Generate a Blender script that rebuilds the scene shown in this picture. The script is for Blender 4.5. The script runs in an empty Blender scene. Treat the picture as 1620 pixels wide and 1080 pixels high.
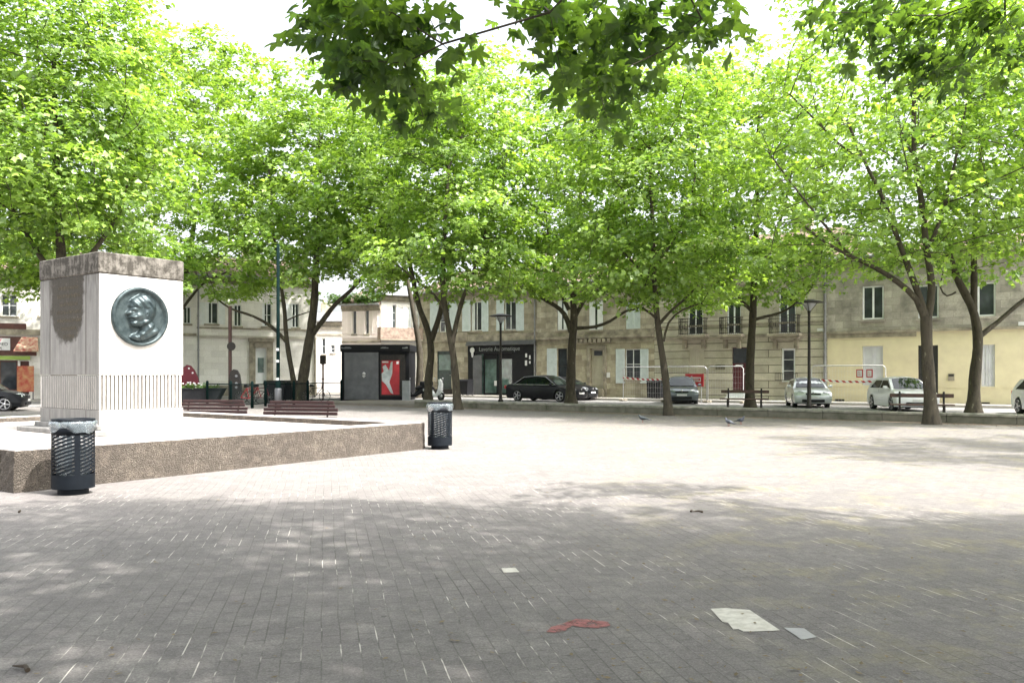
import bpy, math, random
import numpy as np
from mathutils import Vector, Matrix
sc = bpy.context.scene
COL = sc.collection
R = math.radians
# ---------------------------------------------------------------- camera
F = 1300.0            # focal length in pixels of the 1620 px wide picture
EYE = 1.6; HX, HY = 810.0, 593.0
cam_d = bpy.data.cameras.new('camera'); cam = bpy.data.objects.new('camera', cam_d); COL.objects.link(cam)
cam.location = (0, 0, EYE); cam.rotation_euler = (R(90), 0, 0)
cam_d.sensor_width = 36; cam_d.lens = F / 1620 * 36; cam_d.shift_y = (HY - 540) / 1620
cam_d.clip_end = 6000; cam_d.clip_start = 0.05
sc.camera = cam
# ---------------------------------------------------------------- sky, sun, exposure
SUN_EL = 57.0
SUN_DIR = Vector((.87, -.49, 0)).normalized()      # horizontal direction towards the sun
w = bpy.data.worlds.new('World'); sc.world = w; w.use_nodes = True
nt = w.node_tree; bg = nt.nodes['Background']
sky = nt.nodes.new('ShaderNodeTexSky'); sky.sky_type = 'NISHITA'; sky.sun_disc = False
sky.sun_elevation = R(SUN_EL)
sky.sun_rotation = math.atan2(SUN_DIR.x, SUN_DIR.y)
sky.dust_density = 6.0; sky.air_density = 1.0; sky.ozone_density = 0.6
# thin bright cloud veil: whitens the sky
hsv = nt.nodes.new('ShaderNodeHueSaturation'); hsv.inputs['Saturation'].default_value = 0.3; hsv.inputs['Value'].default_value = 1.45
nt.links.new(sky.outputs[0], hsv.inputs['Color']); nt.links.new(hsv.outputs[0], bg.inputs['Color'])
bg.inputs['Strength'].default_value = 0.15
sd = bpy.data.lights.new('sun', 'SUN'); sd.energy = 3.5; sd.angle = R(1.0); sd.color = (1.0, .955, .92)
so = bpy.data.objects.new('sun', sd); COL.objects.link(so)
sv = Vector((SUN_DIR.x * math.cos(R(SUN_EL)), SUN_DIR.y * math.cos(R(SUN_EL)), math.sin(R(SUN_EL))))
so.rotation_euler = sv.to_track_quat('Z', 'Y').to_euler(); so.location = (30, -20, 40)
sc.view_settings.view_transform = 'Standard'; sc.view_settings.look = 'None'
sc.view_settings.gamma = 1.0; sc.view_settings.exposure = 1.56
sc.cycles.max_bounces = 6; sc.cycles.transparent_max_bounces = 12
sc.cycles.sample_clamp_indirect = 6

# ---------------------------------------------------------------- helpers
def P(px, py, D):
    return Vector(((px - HX) / F * D, D, EYE + (HY - py) / F * D))
PHI = R(36)
E1 = Vector((math.cos(PHI), -math.sin(PHI), 0)); E2 = Vector((math.sin(PHI), math.cos(PHI), 0))

class Frame:                     # a vertical plane through O whose local x runs at angle a
    def __init__(s, O, a): s.O = Vector((O[0], O[1], 0)); s.a = a; s.ex = Vector((math.cos(a), math.sin(a), 0)); s.ey = Vector((-math.sin(a), math.cos(a), 0))
    def x(s, px, off=0):
        k = (px - HX) / F; O = s.O + s.ey * off
        return (k * O.y - O.x) / (s.ex.x - k * s.ex.y)
    def D(s, px, off=0): return (s.O + s.ey * off + s.ex * s.x(px, off)).y
    def z(s, px, py, off=0): return EYE + (HY - py) / F * s.D(px, off)
    def w(s, x, y=0, z=0): return s.O + s.ex * x + s.ey * y + Vector((0, 0, z))

class MB:
    def __init__(s): s.v = []; s.f = []; s.sm = []; s.mi = []; s.cur = 0
    def add(s, vs, fs, smooth=False, M=None):
        b = len(s.v)
        for v in vs:
            v = Vector(v)
            s.v.append(tuple(M @ v) if M is not None else tuple(v))
        for f in fs: s.f.append([b + i for i in f]); s.sm.append(smooth); s.mi.append(s.cur)
        return s
    def box(s, x0, x1, y0, y1, z0, z1, M=None):
        if x0 > x1: x0, x1 = x1, x0
        if y0 > y1: y0, y1 = y1, y0
        if z0 > z1: z0, z1 = z1, z0
        v = [(x0,y0,z0),(x1,y0,z0),(x1,y1,z0),(x0,y1,z0),(x0,y0,z1),(x1,y0,z1),(x1,y1,z1),(x0,y1,z1)]
        return s.add(v, [(0,3,2,1),(4,5,6,7),(0,1,5,4),(1,2,6,5),(2,3,7,6),(3,0,4,7)], False, M)
    def bbox(s, x0, x1, y0, y1, z0, z1, b=.02, M=None):      # box with chamfered edges
        if x0 > x1: x0, x1 = x1, x0
        if y0 > y1: y0, y1 = y1, y0
        vs = []; 
        for z, i in ((z0, b), (z0 + b, 0), (z1 - b, 0), (z1, b)):
            X0, X1, Y0, Y1 = x0 + i, x1 - i, y0 + i, y1 - i; c = b
            vs += [(X0+c,Y0,z),(X1-c,Y0,z),(X1,Y0+c,z),(X1,Y1-c,z),(X1-c,Y1,z),(X0+c,Y1,z),(X0,Y1-c,z),(X0,Y0+c,z)]
        fs = [tuple(range(7, -1, -1)), tuple(range(24, 32))]
        for k in range(3):
            for i in range(8):
                j = (i + 1) % 8; fs.append((k*8+i, k*8+j, k*8+8+j, k*8+8+i))
        return s.add(vs, fs, False, M)
    def tube(s, pts, rads, n=8, cap=True, smooth=True, M=None):
        pts = [Vector(p) for p in pts]
        if not hasattr(rads, '__len__'): rads = [rads] * len(pts)
        vs = []; fs = []; u = None
        for i, p in enumerate(pts):
            if i == 0: t = pts[1] - p
            elif i == len(pts) - 1: t = p - pts[i-1]
            else: t = pts[i+1] - pts[i-1]
            if t.length < 1e-9: t = Vector((0, 0, 1))
            t.normalize()
            if u is None: u = t.orthogonal().normalized()
            else:
                u = u - t * u.dot(t)
                u = u.normalized() if u.length > 1e-6 else t.orthogonal().normalized()
            q = t.cross(u)
            for k in range(n):
                a = 2 * math.pi * k / n
                vs.append(p + (u * math.cos(a) + q * math.sin(a)) * rads[i])
        for i in range(len(pts) - 1):
            for k in range(n):
                l = (k + 1) % n; fs.append((i*n+k, i*n+l, i*n+n+l, i*n+n+k))
        s.add(vs, fs, smooth, M)
        if cap:
            b = len(pts) * n
            s.add(vs[:n], [tuple(range(n-1, -1, -1))], False, M); s.add(vs[b-n:b], [tuple(range(n))], False, M)
        return s
    def lathe(s, prof, n=24, smooth=True, M=None, cx=0, cy=0):
        vs = []; fs = []
        for r, z in prof:
            for k in range(n):
                a = 2 * math.pi * k / n; vs.append((cx + r * math.cos(a), cy + r * math.sin(a), z))
        for i in range(len(prof) - 1):
            for k in range(n):
                l = (k + 1) % n; fs.append((i*n+k, i*n+l, i*n+n+l, i*n+n+k))
        return s.add(vs, fs, smooth, M)
    def prism(s, poly, y0, y1, M=None):           # polygon in (x,z), extruded along y
        n = len(poly); vs = [(x, y0, z) for x, z in poly] + [(x, y1, z) for x, z in poly]
        fs = [tuple(range(n)), tuple(range(2*n-1, n-1, -1))]
        fs += [(i, n + i, n + (i+1) % n, (i+1) % n) for i in range(n)]
        return s.add(vs, fs, False, M)
    def obj(s, name, mats, parent=None, loc=None, rz=None):
        me = bpy.data.meshes.new(name); me.from_pydata(s.v, [], s.f); me.update()
        if not isinstance(mats, (list, tuple)): mats = [mats]
        for m in mats: me.materials.append(m)
        me.polygons.foreach_set('use_smooth', s.sm)
        if len(mats) > 1: me.polygons.foreach_set('material_index', s.mi)
        o = bpy.data.objects.new(name, me); COL.objects.link(o)
        if parent: o.parent = parent
        if loc is not None: o.location = loc
        if rz is not None: o.rotation_euler = (0, 0, rz)
        return o

def tag(o, label=None, cat=None, group=None, kind=None):
    if label: o['label'] = label
    if cat: o['category'] = cat
    if group: o['group'] = group
    if kind: o['kind'] = kind
    return o
def empty(name, loc, rz, label, cat, group=None):
    o = bpy.data.objects.new(name, None); COL.objects.link(o); o.location = loc; o.rotation_euler = (0, 0, rz)
    o.empty_display_size = .2
    return tag(o, label, cat, group)
def copy_tree(o, parent=None):
    kids = [k for k in bpy.data.objects if k.parent == o]
    c = o.copy(); COL.objects.link(c); c.parent = parent
    for k in kids: copy_tree(k, c)
    return c

# ---------------------------------------------------------------- materials
def newmat(name):
    m = bpy.data.materials.new(name); m.use_nodes = True
    return m, m.node_tree, m.node_tree.nodes['Principled BSDF']
def node(nt, t, **kw):
    n = nt.nodes.new(t)
    for k, v in kw.items():
        if k in n.inputs.keys() if hasattr(n.inputs, 'keys') else False: n.inputs[k].default_value = v
        else: setattr(n, k, v)
    return n
def ramp(nt, fac, stops):
    r = nt.nodes.new('ShaderNodeValToRGB'); e = r.color_ramp.elements
    while len(e) < len(stops): e.new(.5)
    for i, (p, c) in enumerate(stops): e[i].position = p; e[i].color = (c[0], c[1], c[2], 1) if hasattr(c, '__len__') else (c, c, c, 1)
    nt.links.new(fac, r.inputs[0]); return r.outputs[0]
def noise(nt, vec, scale, detail=4, rough=.6):
    n = nt.nodes.new('ShaderNodeTexNoise'); n.inputs['Scale'].default_value = scale
    n.inputs['Detail'].default_value = detail; n.inputs['Roughness'].default_value = rough
    if vec is not None: nt.links.new(vec, n.inputs['Vector'])
    return n.outputs['Fac']
def mixc(nt, fac, a, b, mode='MIX'):
    m = nt.nodes.new('ShaderNodeMix'); m.data_type = 'RGBA'; m.blend_type = mode
    for s, v in ((m.inputs[0], fac), (m.inputs[6], a), (m.inputs[7], b)):
        if hasattr(v, 'links') or hasattr(v, 'is_linked'): nt.links.new(v, s)
        elif hasattr(v, '__len__'): s.default_value = (v[0], v[1], v[2], 1)
        else: s.default_value = v
    return m.outputs[2]
def math_(nt, op, a, b=None, clamp=False):
    m = nt.nodes.new('ShaderNodeMath'); m.operation = op; m.use_clamp = clamp
    for i, v in enumerate((a, b)):
        if v is None: continue
        if hasattr(v, 'is_linked'): nt.links.new(v, m.inputs[i])
        else: m.inputs[i].default_value = v
    return m.outputs[0]
def bump(nt, h, bs, dist=.01, strength=.6):
    b = nt.nodes.new('ShaderNodeBump'); b.inputs['Distance'].default_value = dist; b.inputs['Strength'].default_value = strength
    nt.links.new(h, b.inputs['Height']); nt.links.new(b.outputs[0], bs.inputs['Normal'])
def objco(nt): return nt.nodes.new('ShaderNodeTexCoord').outputs['Object']
def mat(name, c, rough=.7, c2=None, scale=4, metallic=0, bmp=0, spec=.5, coat=0):
    m, nt, bs = newmat(name)
    if c2 is None: c2 = tuple(x * .75 for x in c)
    v = objco(nt); f = noise(nt, v, scale, 5)
    nt.links.new(ramp(nt, f, [(.35, c), (.68, c2)]), bs.inputs['Base Color'])
    bs.inputs['Roughness'].default_value = rough; bs.inputs['Metallic'].default_value = metallic
    bs.inputs['Specular IOR Level'].default_value = spec
    if coat: bs.inputs['Coat Weight'].default_value = coat; bs.inputs['Coat Roughness'].default_value = .04
    if bmp: bump(nt, noise(nt, v, scale * 6, 4), bs, bmp)
    return m
def xz(nt, flip=False):
    sp = nt.nodes.new('ShaderNodeSeparateXYZ'); nt.links.new(objco(nt), sp.inputs[0])
    cb = nt.nodes.new('ShaderNodeCombineXYZ')
    add = math_(nt, 'ADD', sp.outputs[0], sp.outputs[1])
    nt.links.new(add, cb.inputs[0]); nt.links.new(sp.outputs[2], cb.inputs[1])
    return cb.outputs[0], sp
def stone(name, c1, c2, mortar, bw=.7, rh=.36, ms=.012, grime=(.1, .09, .07), gr=.5, offs=.5, bmpd=.02):
    m, nt, bs = newmat(name)
    v, sp = xz(nt)
    b = nt.nodes.new('ShaderNodeTexBrick'); nt.links.new(v, b.inputs['Vector'])
    b.inputs['Color1'].default_value = (*c1, 1); b.inputs['Color2'].default_value = (*[x * .86 for x in c2], 1); b.inputs['Mortar'].default_value = (*mortar, 1)
    b.inputs['Scale'].default_value = 1; b.inputs['Mortar Size'].default_value = ms; b.inputs['Brick Width'].default_value = bw
    b.inputs['Row Height'].default_value = rh; b.offset = offs; b.inputs['Mortar Smooth'].default_value = .3
    g = noise(nt, objco(nt), 1.1, 8, .65)
    gf = math_(nt, 'MULTIPLY', ramp(nt, g, [(.42, 0), (.7, 1)]), gr)
    col = mixc(nt, gf, b.outputs['Color'], grime)
    fine = noise(nt, objco(nt), 14, 5, .7)
    col = mixc(nt, math_(nt, 'MULTIPLY', ramp(nt, fine, [(.4, 0), (.65, 1)]), .35), col, tuple(x * .55 for x in c2))
    nt.links.new(col, bs.inputs['Base Color']); bs.inputs['Roughness'].default_value = .9
    bs.inputs['Specular IOR Level'].default_value = .2
    h = math_(nt, 'ADD', math_(nt, 'MULTIPLY', b.outputs['Fac'], -1.0), math_(nt, 'MULTIPLY', fine, .4))
    bump(nt, h, bs, bmpd, .8)
    return m

M = {}
M['stone_brown'] = stone('old_ashlar', (.56, .51, .40), (.34, .30, .22), (.35, .32, .25), grime=(.11, .10, .08), gr=.65)
M['stone_ochre'] = stone('ochre_ashlar', (.60, .55, .41), (.38, .33, .24), (.42, .38, .30), grime=(.13, .11, .08), gr=.6)
M['stone_rust'] = stone('rusticated_stone', (.60, .56, .45), (.50, .47, .37), (.13, .12, .095), bw=14., rh=.43, ms=.022, grime=(.17, .15, .12), gr=.5, bmpd=.04)
M['stone_up'] = stone('upper_stone', (.52, .49, .39), (.42, .39, .30), (.32, .30, .24), bw=.8, rh=.38, grime=(.19, .17, .14), gr=.4)
M['stone_grey'] = stone('weathered_stone', (.50, .465, .40), (.36, .335, .285), (.32, .30, .26), bw=.8, rh=.37, ms=.006, grime=(.08, .08, .072), gr=.8)
M['yellow'] = mat('yellow_render', (.68, .61, .41), .9, (.60, .53, .36), 1.5, bmp=.004)
M['band'] = mat('stone_moulding', (.38, .34, .26), .9, (.16, .14, .11), 2.2, bmp=.006)
M['white_wall'] = stone('white_limestone', (.90, .87, .82), (.85, .82, .77), (.62, .58, .52), bw=.9, rh=.4, ms=.006, grime=(.52, .48, .42), gr=.3, bmpd=.008)
M['pink_wall'] = mat('pale_pink_render', (.84, .76, .73), .9, (.74, .66, .62), 1.2, bmp=.003)
M['tile'] = stone('roof_tile', (.25, .17, .13), (.19, .14, .11), (.09, .06, .05), bw=.22, rh=.3, ms=.02, grime=(.12, .11, .09), gr=.5)
M['zinc'] = mat('zinc', (.3, .31, .32), .5, (.2, .2, .2), 3, metallic=.6)
M['white_paint'] = mat('white_paint', (.78, .80, .80), .5, (.66, .68, .68), 3)
M['shutter'] = mat('pale_shutter', (.60, .66, .66), .6, (.48, .54, .54), 3)
M['cream'] = mat('cream_panel', (.50, .47, .38), .7, (.42, .38, .3), 3)
M['grey_shutter'] = mat('grey_shutter', (.58, .59, .62), .6, (.5, .5, .53), 3)
M['black_door'] = mat('black_door', (.03, .028, .028), .45, (.02, .02, .02), 5)
M['maroon_door'] = mat('maroon_door', (.10, .015, .02), .45, (.07, .01, .015), 5)
M['green_door'] = mat('green_door', (.05, .075, .07), .5, (.03, .045, .045), 5)
M['iron'] = mat('black_iron', (.012, .012, .012), .6, (.035, .025, .02), 12)
M['rust_brown'] = mat('brown_paint_metal', (.09, .04, .035), .5, (.05, .025, .02), 8)
M['shop_black'] = mat('black_shopfront', (.010, .011, .014), .6, (.016, .016, .018), 3, spec=.2)
M['metal_grey'] = mat('brushed_grey_panel', (.15, .155, .165), .4, (.10, .105, .11), 2.0, metallic=.4)
M['red'] = mat('red_print', (.50, .03, .04), .5, (.42, .02, .03), 4)
M['dark_red'] = mat('dark_red', (.10, .006, .014), .6, (.12, .01, .02), 6)
M['maroon_wood'] = mat('maroon_wood', (.030, .009, .008), .5, (.016, .006, .006), 9)
M['brown_wood'] = mat('brown_wood', (.10, .055, .04), .6, (.05, .03, .025), 9)
M['text_white'] = mat('white_lettering', (.7, .7, .7), .6, (.6, .6, .6), 6)
M['grey_text'] = mat('grey_lettering', (.28, .29, .30), .6, (.22, .23, .24), 6)
M['green_paint'] = mat('dark_green_paint', (.004, .014, .013), .9, (.003, .010, .010), 8, spec=.08)
M['lime'] = mat('lime_band', (.30, .42, .08), .6, (.25, .36, .07), 5)
M['shop_brown'] = mat('brown_fascia', (.10, .035, .025), .6, (.06, .02, .015), 5)
M['rubber'] = mat('tyre_rubber', (.02, .02, .02), .85)
M['alloy'] = mat('alloy', (.55, .55, .56), .3, metallic=.9)
M['dark_plastic'] = mat('dark_plastic', (.012, .013, .015), .6, (.008, .008, .010), 8, spec=.3)
M['plate'] = mat('plate_white', (.7, .7, .68), .5)
M['bin_grey'] = mat('anthracite_metal', (.006, .009, .013), .55, (.004, .006, .009), 10, spec=.18)
M['debris'] = mat('dry_debris', (.06, .045, .03), .9)
M['feather'] = mat('pigeon_grey', (.16, .17, .2), .7, (.07, .07, .09), 18)
M['feather_dark'] = mat('pigeon_dark', (.05, .055, .07), .6, (.03, .05, .045), 20)
M['orange_leg'] = mat('pigeon_leg', (.4, .12, .08), .7)
M['yellow_plastic'] = mat('yellow_plastic', (.6, .4, .05), .5)
def glass(name, c=(.03, .035, .04), rough=.06, spec=.8):
    m, nt, bs = newmat(name); v = objco(nt)
    nt.links.new(ramp(nt, noise(nt, v, 1.4, 2), [(.4, c), (.65, tuple(x * 1.8 for x in c))]), bs.inputs['Base Color'])
    bs.inputs['Roughness'].default_value = rough; bs.inputs['Specular IOR Level'].default_value = spec
    return m
M['glass'] = glass('window_glass'); M['glass_g'] = glass('greenish_glass', (.07, .11, .10))
M['car_glass'] = glass('car_glass', (.010, .016, .014), .04, .45)
def lens_glass():
    m, nt, bs = newmat('lamp_glass'); bs.inputs['Base Color'].default_value = (.7, .72, .74, 1); bs.inputs['Roughness'].default_value = .15
    bs.inputs['Transmission Weight'].default_value = .5; return m
M['lens'] = lens_glass()
def paint(name, c): return mat(name, c, .32, tuple(x * .93 for x in c), 2, coat=1.0 if c[0] > .1 else 0, spec=.5 if c[0] > .1 else .35)
M['p_white'] = paint('white_car_paint', (.80, .81, .82)); M['p_silver'] = mat('silver_car_paint', (.56, .60, .60), .3, (.54, .58, .58), 2, metallic=.35, coat=1)
M['p_black'] = paint('black_car_paint', (.004, .005, .007)); M['p_grey'] = mat('grey_car_paint', (.12, .14, .15), .3, (.11, .13, .14), 2, metallic=.5, coat=1)

# plastic bag
def bag_mat():
    m, nt, bs = newmat('clear_bin_bag'); bs.inputs['Base Color'].default_value = (.22, .26, .28, 1)
    bs.inputs['Roughness'].default_value = .22; bs.inputs['Alpha'].default_value = .5
    bs.inputs['Transmission Weight'].default_value = .3
    bump(nt, noise(nt, objco(nt), 9, 2), bs, .02, .6); return m
M['bag'] = bag_mat()

# leaves: diffuse + translucent, tint from a per-leaf attribute
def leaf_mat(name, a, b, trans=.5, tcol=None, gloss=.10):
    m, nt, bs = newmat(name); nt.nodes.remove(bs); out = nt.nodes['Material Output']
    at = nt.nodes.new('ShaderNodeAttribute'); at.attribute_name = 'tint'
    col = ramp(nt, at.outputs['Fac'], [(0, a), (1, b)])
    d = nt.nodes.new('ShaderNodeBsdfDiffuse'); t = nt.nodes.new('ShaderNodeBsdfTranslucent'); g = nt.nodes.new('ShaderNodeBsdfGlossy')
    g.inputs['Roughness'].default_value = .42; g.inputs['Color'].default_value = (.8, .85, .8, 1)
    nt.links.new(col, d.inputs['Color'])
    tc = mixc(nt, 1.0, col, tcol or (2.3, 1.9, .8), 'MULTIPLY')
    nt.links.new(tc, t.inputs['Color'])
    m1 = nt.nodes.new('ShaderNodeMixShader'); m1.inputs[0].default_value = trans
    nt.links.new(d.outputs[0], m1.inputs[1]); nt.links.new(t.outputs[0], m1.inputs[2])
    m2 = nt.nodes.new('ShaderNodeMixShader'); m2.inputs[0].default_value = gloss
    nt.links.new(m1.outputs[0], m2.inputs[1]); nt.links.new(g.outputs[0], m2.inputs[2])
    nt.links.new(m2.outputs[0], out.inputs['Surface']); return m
M['leaf'] = leaf_mat('plane_leaf', (.060, .130, .018), (.31, .43, .10), .45, (1.8, 1.88, .75), .06)
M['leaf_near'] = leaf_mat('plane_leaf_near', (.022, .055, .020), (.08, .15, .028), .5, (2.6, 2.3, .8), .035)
M['leaf_dark'] = leaf_mat('ivy_leaf', (.05, .11, .02), (.10, .2, .04), .3)
def bark(name, c1, c2, c3):
    m, nt, bs = newmat(name); v = objco(nt)
    mp = nt.nodes.new('ShaderNodeMapping'); mp.inputs['Scale'].default_value = (1, 1, .35); nt.links.new(v, mp.inputs[0])
    f = noise(nt, mp.outputs[0], 7, 6, .65)
    col = ramp(nt, f, [(.32, c1), (.5, c2), (.62, c2), (.72, c3)])
    nt.links.new(col, bs.inputs['Base Color']); bs.inputs['Roughness'].default_value = .9
    bump(nt, noise(nt, mp.outputs[0], 24, 6, .7), bs, .02, .9); return m
M['bark'] = bark('plane_bark', (.018, .015, .010), (.055, .046, .030), (.19, .18, .12))

# paving
def paver():
    m, nt, bs = newmat('worn_pavers'); v = objco(nt)
    a = R(-12.8); h = (math.sin(a), math.cos(a), 0); p = (math.cos(a), -math.sin(a), 0)
    def dot(vec):
        d = nt.nodes.new('ShaderNodeVectorMath'); d.operation = 'DOT_PRODUCT'; nt.links.new(v, d.inputs[0]); d.inputs[1].default_value = vec; return d.outputs['Value']
    cb = nt.nodes.new('ShaderNodeCombineXYZ')
    wob = math_(nt, 'MULTIPLY', noise(nt, v, .7, 2), .05)
    nt.links.new(dot(h), cb.inputs[0]); nt.links.new(math_(nt, 'ADD', dot(p), wob), cb.inputs[1])
    b = nt.nodes.new('ShaderNodeTexBrick'); nt.links.new(cb.outputs[0], b.inputs['Vector']); b.offset = .5
    b.inputs['Color1'].default_value = (.205, .186, .179, 1); b.inputs['Color2'].default_value = (.165, .150, .145, 1); b.inputs['Mortar'].default_value = (.2, .19, .175, 1)
    b.inputs['Scale'].default_value = 1; b.inputs['Brick Width'].default_value = .22; b.inputs['Row Height'].default_value = .11
    b.inputs['Mortar Size'].default_value = .0045; b.inputs['Mortar Smooth'].default_value = .2
    # joints that have filled with pale sand, in patches and only along the long rows
    r = nt.nodes.new('ShaderNodeTexBrick'); nt.links.new(cb.outputs[0], r.inputs['Vector']); r.offset = .5
    r.inputs['Scale'].default_value = 1; r.inputs['Brick Width'].default_value = 40.; r.inputs['Row Height'].default_value = .11; r.inputs['Mortar Size'].default_value = .004
    patch = ramp(nt, noise(nt, v, .8, 4), [(.505, 0), (.575, .8)])
    mpx = nt.nodes.new('ShaderNodeMapping'); mpx.inputs['Scale'].default_value = (2.6, 9.1, 1); nt.links.new(cb.outputs[0], mpx.inputs[0])
    dash = ramp(nt, noise(nt, mpx.outputs[0], 1.0, 2), [(.48, 0), (.55, 1)])
    sand = math_(nt, 'MULTIPLY', math_(nt, 'MULTIPLY', r.outputs['Fac'], patch), dash)
    sandall = math_(nt, 'MULTIPLY', math_(nt, 'MULTIPLY', b.outputs['Fac'], ramp(nt, noise(nt, v, 1.7, 4), [(.58, 0), (.66, .5)])), dash)
    dark = math_(nt, 'MULTIPLY', b.outputs['Fac'], ramp(nt, noise(nt, v, .9, 3), [(.35, .7), (.6, .12)]))
    col = b.outputs['Color']
    big = noise(nt, v, .35, 6, .62)
    col = mixc(nt, ramp(nt, big, [(.38, 0), (.66, .5)]), col, (.135, .128, .12))
    med = noise(nt, v, 3.2, 6, .7)
    col = mixc(nt, ramp(nt, med, [(.45, 0), (.66, .6)]), col, (.29, .275, .25))
    rough_ = noise(nt, v, 11, 8, .8)
    col = mixc(nt, ramp(nt, rough_, [(.36, .5), (.5, 0)]), col, (.10, .095, .085))
    col = mixc(nt, ramp(nt, rough_, [(.55, 0), (.7, .45)]), col, (.34, .32, .29))
    fine = noise(nt, v, 34, 5, .75)
    col = mixc(nt, ramp(nt, fine, [(.42, .45), (.6, 0)]), col, (.11, .105, .095))
    spot = nt.nodes.new('ShaderNodeTexVoronoi'); spot.inputs['Scale'].default_value = 2.3; nt.links.new(v, spot.inputs['Vector'])
    col = mixc(nt, ramp(nt, spot.outputs['Distance'], [(.035, .7), (.06, 0)]), col, (.07, .066, .06))
    grain = noise(nt, v, 75, 4, .8)
    col = mixc(nt, ramp(nt, grain, [(.40, .5), (.5, 0)]), col, (.09, .085, .078))
    col = mixc(nt, ramp(nt, grain, [(.54, 0), (.68, .5)]), col, (.36, .34, .32))
    # moss and dry seed in the joints on the right hand side
    sx = nt.nodes.new('ShaderNodeSeparateXYZ'); nt.links.new(v, sx.inputs[0])
    side = ramp(nt, math_(nt, 'MULTIPLY', sx.outputs[0], .25), [(.1, 0), (.6, 1)])
    moss = math_(nt, 'MULTIPLY', math_(nt, 'MULTIPLY', ramp(nt, noise(nt, v, 1.6, 7, .7), [(.5, 0), (.63, 1)]), side), .55)
    col = mixc(nt, moss, col, (.20, .18, .105))
    col = mixc(nt, dark, col, (.075, .07, .062))
    col = mixc(nt, math_(nt, 'MAXIMUM', sand, sandall), col, (.62, .58, .52))
    nt.links.new(col, bs.inputs['Base Color']); bs.inputs['Roughness'].default_value = .82; bs.inputs['Specular IOR Level'].default_value = .3
    h1 = math_(nt, 'ADD', math_(nt, 'MULTIPLY', b.outputs['Fac'], -1), math_(nt, 'MULTIPLY', fine, .6))
    h1 = math_(nt, 'ADD', h1, math_(nt, 'MULTIPLY', med, .8))
    bump(nt, h1, bs, .006, .8)
    return m
M['paver'] = paver()
def ground_mat(name, c1, c2, c3, s=1.0):
    m, nt, bs = newmat(name); v = objco(nt)
    col = ramp(nt, noise(nt, v, .5 * s, 6, .65), [(.35, c1), (.65, c2)])
    col = mixc(nt, ramp(nt, noise(nt, v, 18 * s, 5, .8), [(.45, 0), (.65, .6)]), col, c3)
    nt.links.new(col, bs.inputs['Base Color']); bs.inputs['Roughness'].default_value = .92
    bump(nt, noise(nt, v, 40, 4), bs, .006); return m
M['asphalt'] = ground_mat('sunbleached_asphalt', (.20, .195, .19), (.26, .25, .24), (.12, .12, .115))
M['pavement'] = ground_mat('concrete_pavement', (.33, .31, .28), (.4, .38, .34), (.22, .2, .18))
M['dirt'] = ground_mat('dirt_and_litter', (.16, .12, .085), (.24, .19, .14), (.06, .045, .03), 2)
M['terrace'] = ground_mat('terrace_gravel', (.22, .20, .17), (.16, .145, .12), (.10, .09, .07), 2)
M['earth'] = ground_mat('earth', (.2, .18, .15), (.24, .22, .18), (.12, .1, .08))
M['grass'] = ground_mat('lawn', (.05, .10, .02), (.09, .16, .035), (.03, .06, .015), 3)
M['aggregate'] = None
def aggregate():
    m, nt, bs = newmat('exposed_aggregate'); v = objco(nt)
    vo = nt.nodes.new('ShaderNodeTexVoronoi'); vo.inputs['Scale'].default_value = 62; nt.links.new(v, vo.inputs['Vector'])
    col = ramp(nt, noise(nt, vo.outputs['Color'], 3.0, 2), [(.35, (.065, .054, .042)), (.55, (.115, .097, .077)), (.68, (.20, .175, .145))])
    st = ramp(nt, noise(nt, v, 1.3, 7, .7), [(.40, 0), (.60, .9)])
    col = mixc(nt, st, col, (.075, .062, .05))
    st2 = ramp(nt, noise(nt, v, 6, 6, .7), [(.5, 0), (.68, .6)])
    col = mixc(nt, st2, col, (.20, .165, .13))
    nt.links.new(col, bs.inputs['Base Color']); bs.inputs['Roughness'].default_value = .95
    h = math_(nt, 'ADD', math_(nt, 'MULTIPLY', vo.outputs['Distance'], -1), noise(nt, v, 9, 6))
    bump(nt, h, bs, .02, .9); return m
M['aggregate'] = aggregate()
M['coping'] = mat('pale_concrete_floor', (.40, .37, .345), .9, (.36, .33, .3), 2.5, bmp=.004)
M['wall_conc'] = mat('mossy_concrete', (.17, .16, .125), .95, (.085, .09, .06), 2.3, bmp=.01)
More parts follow.
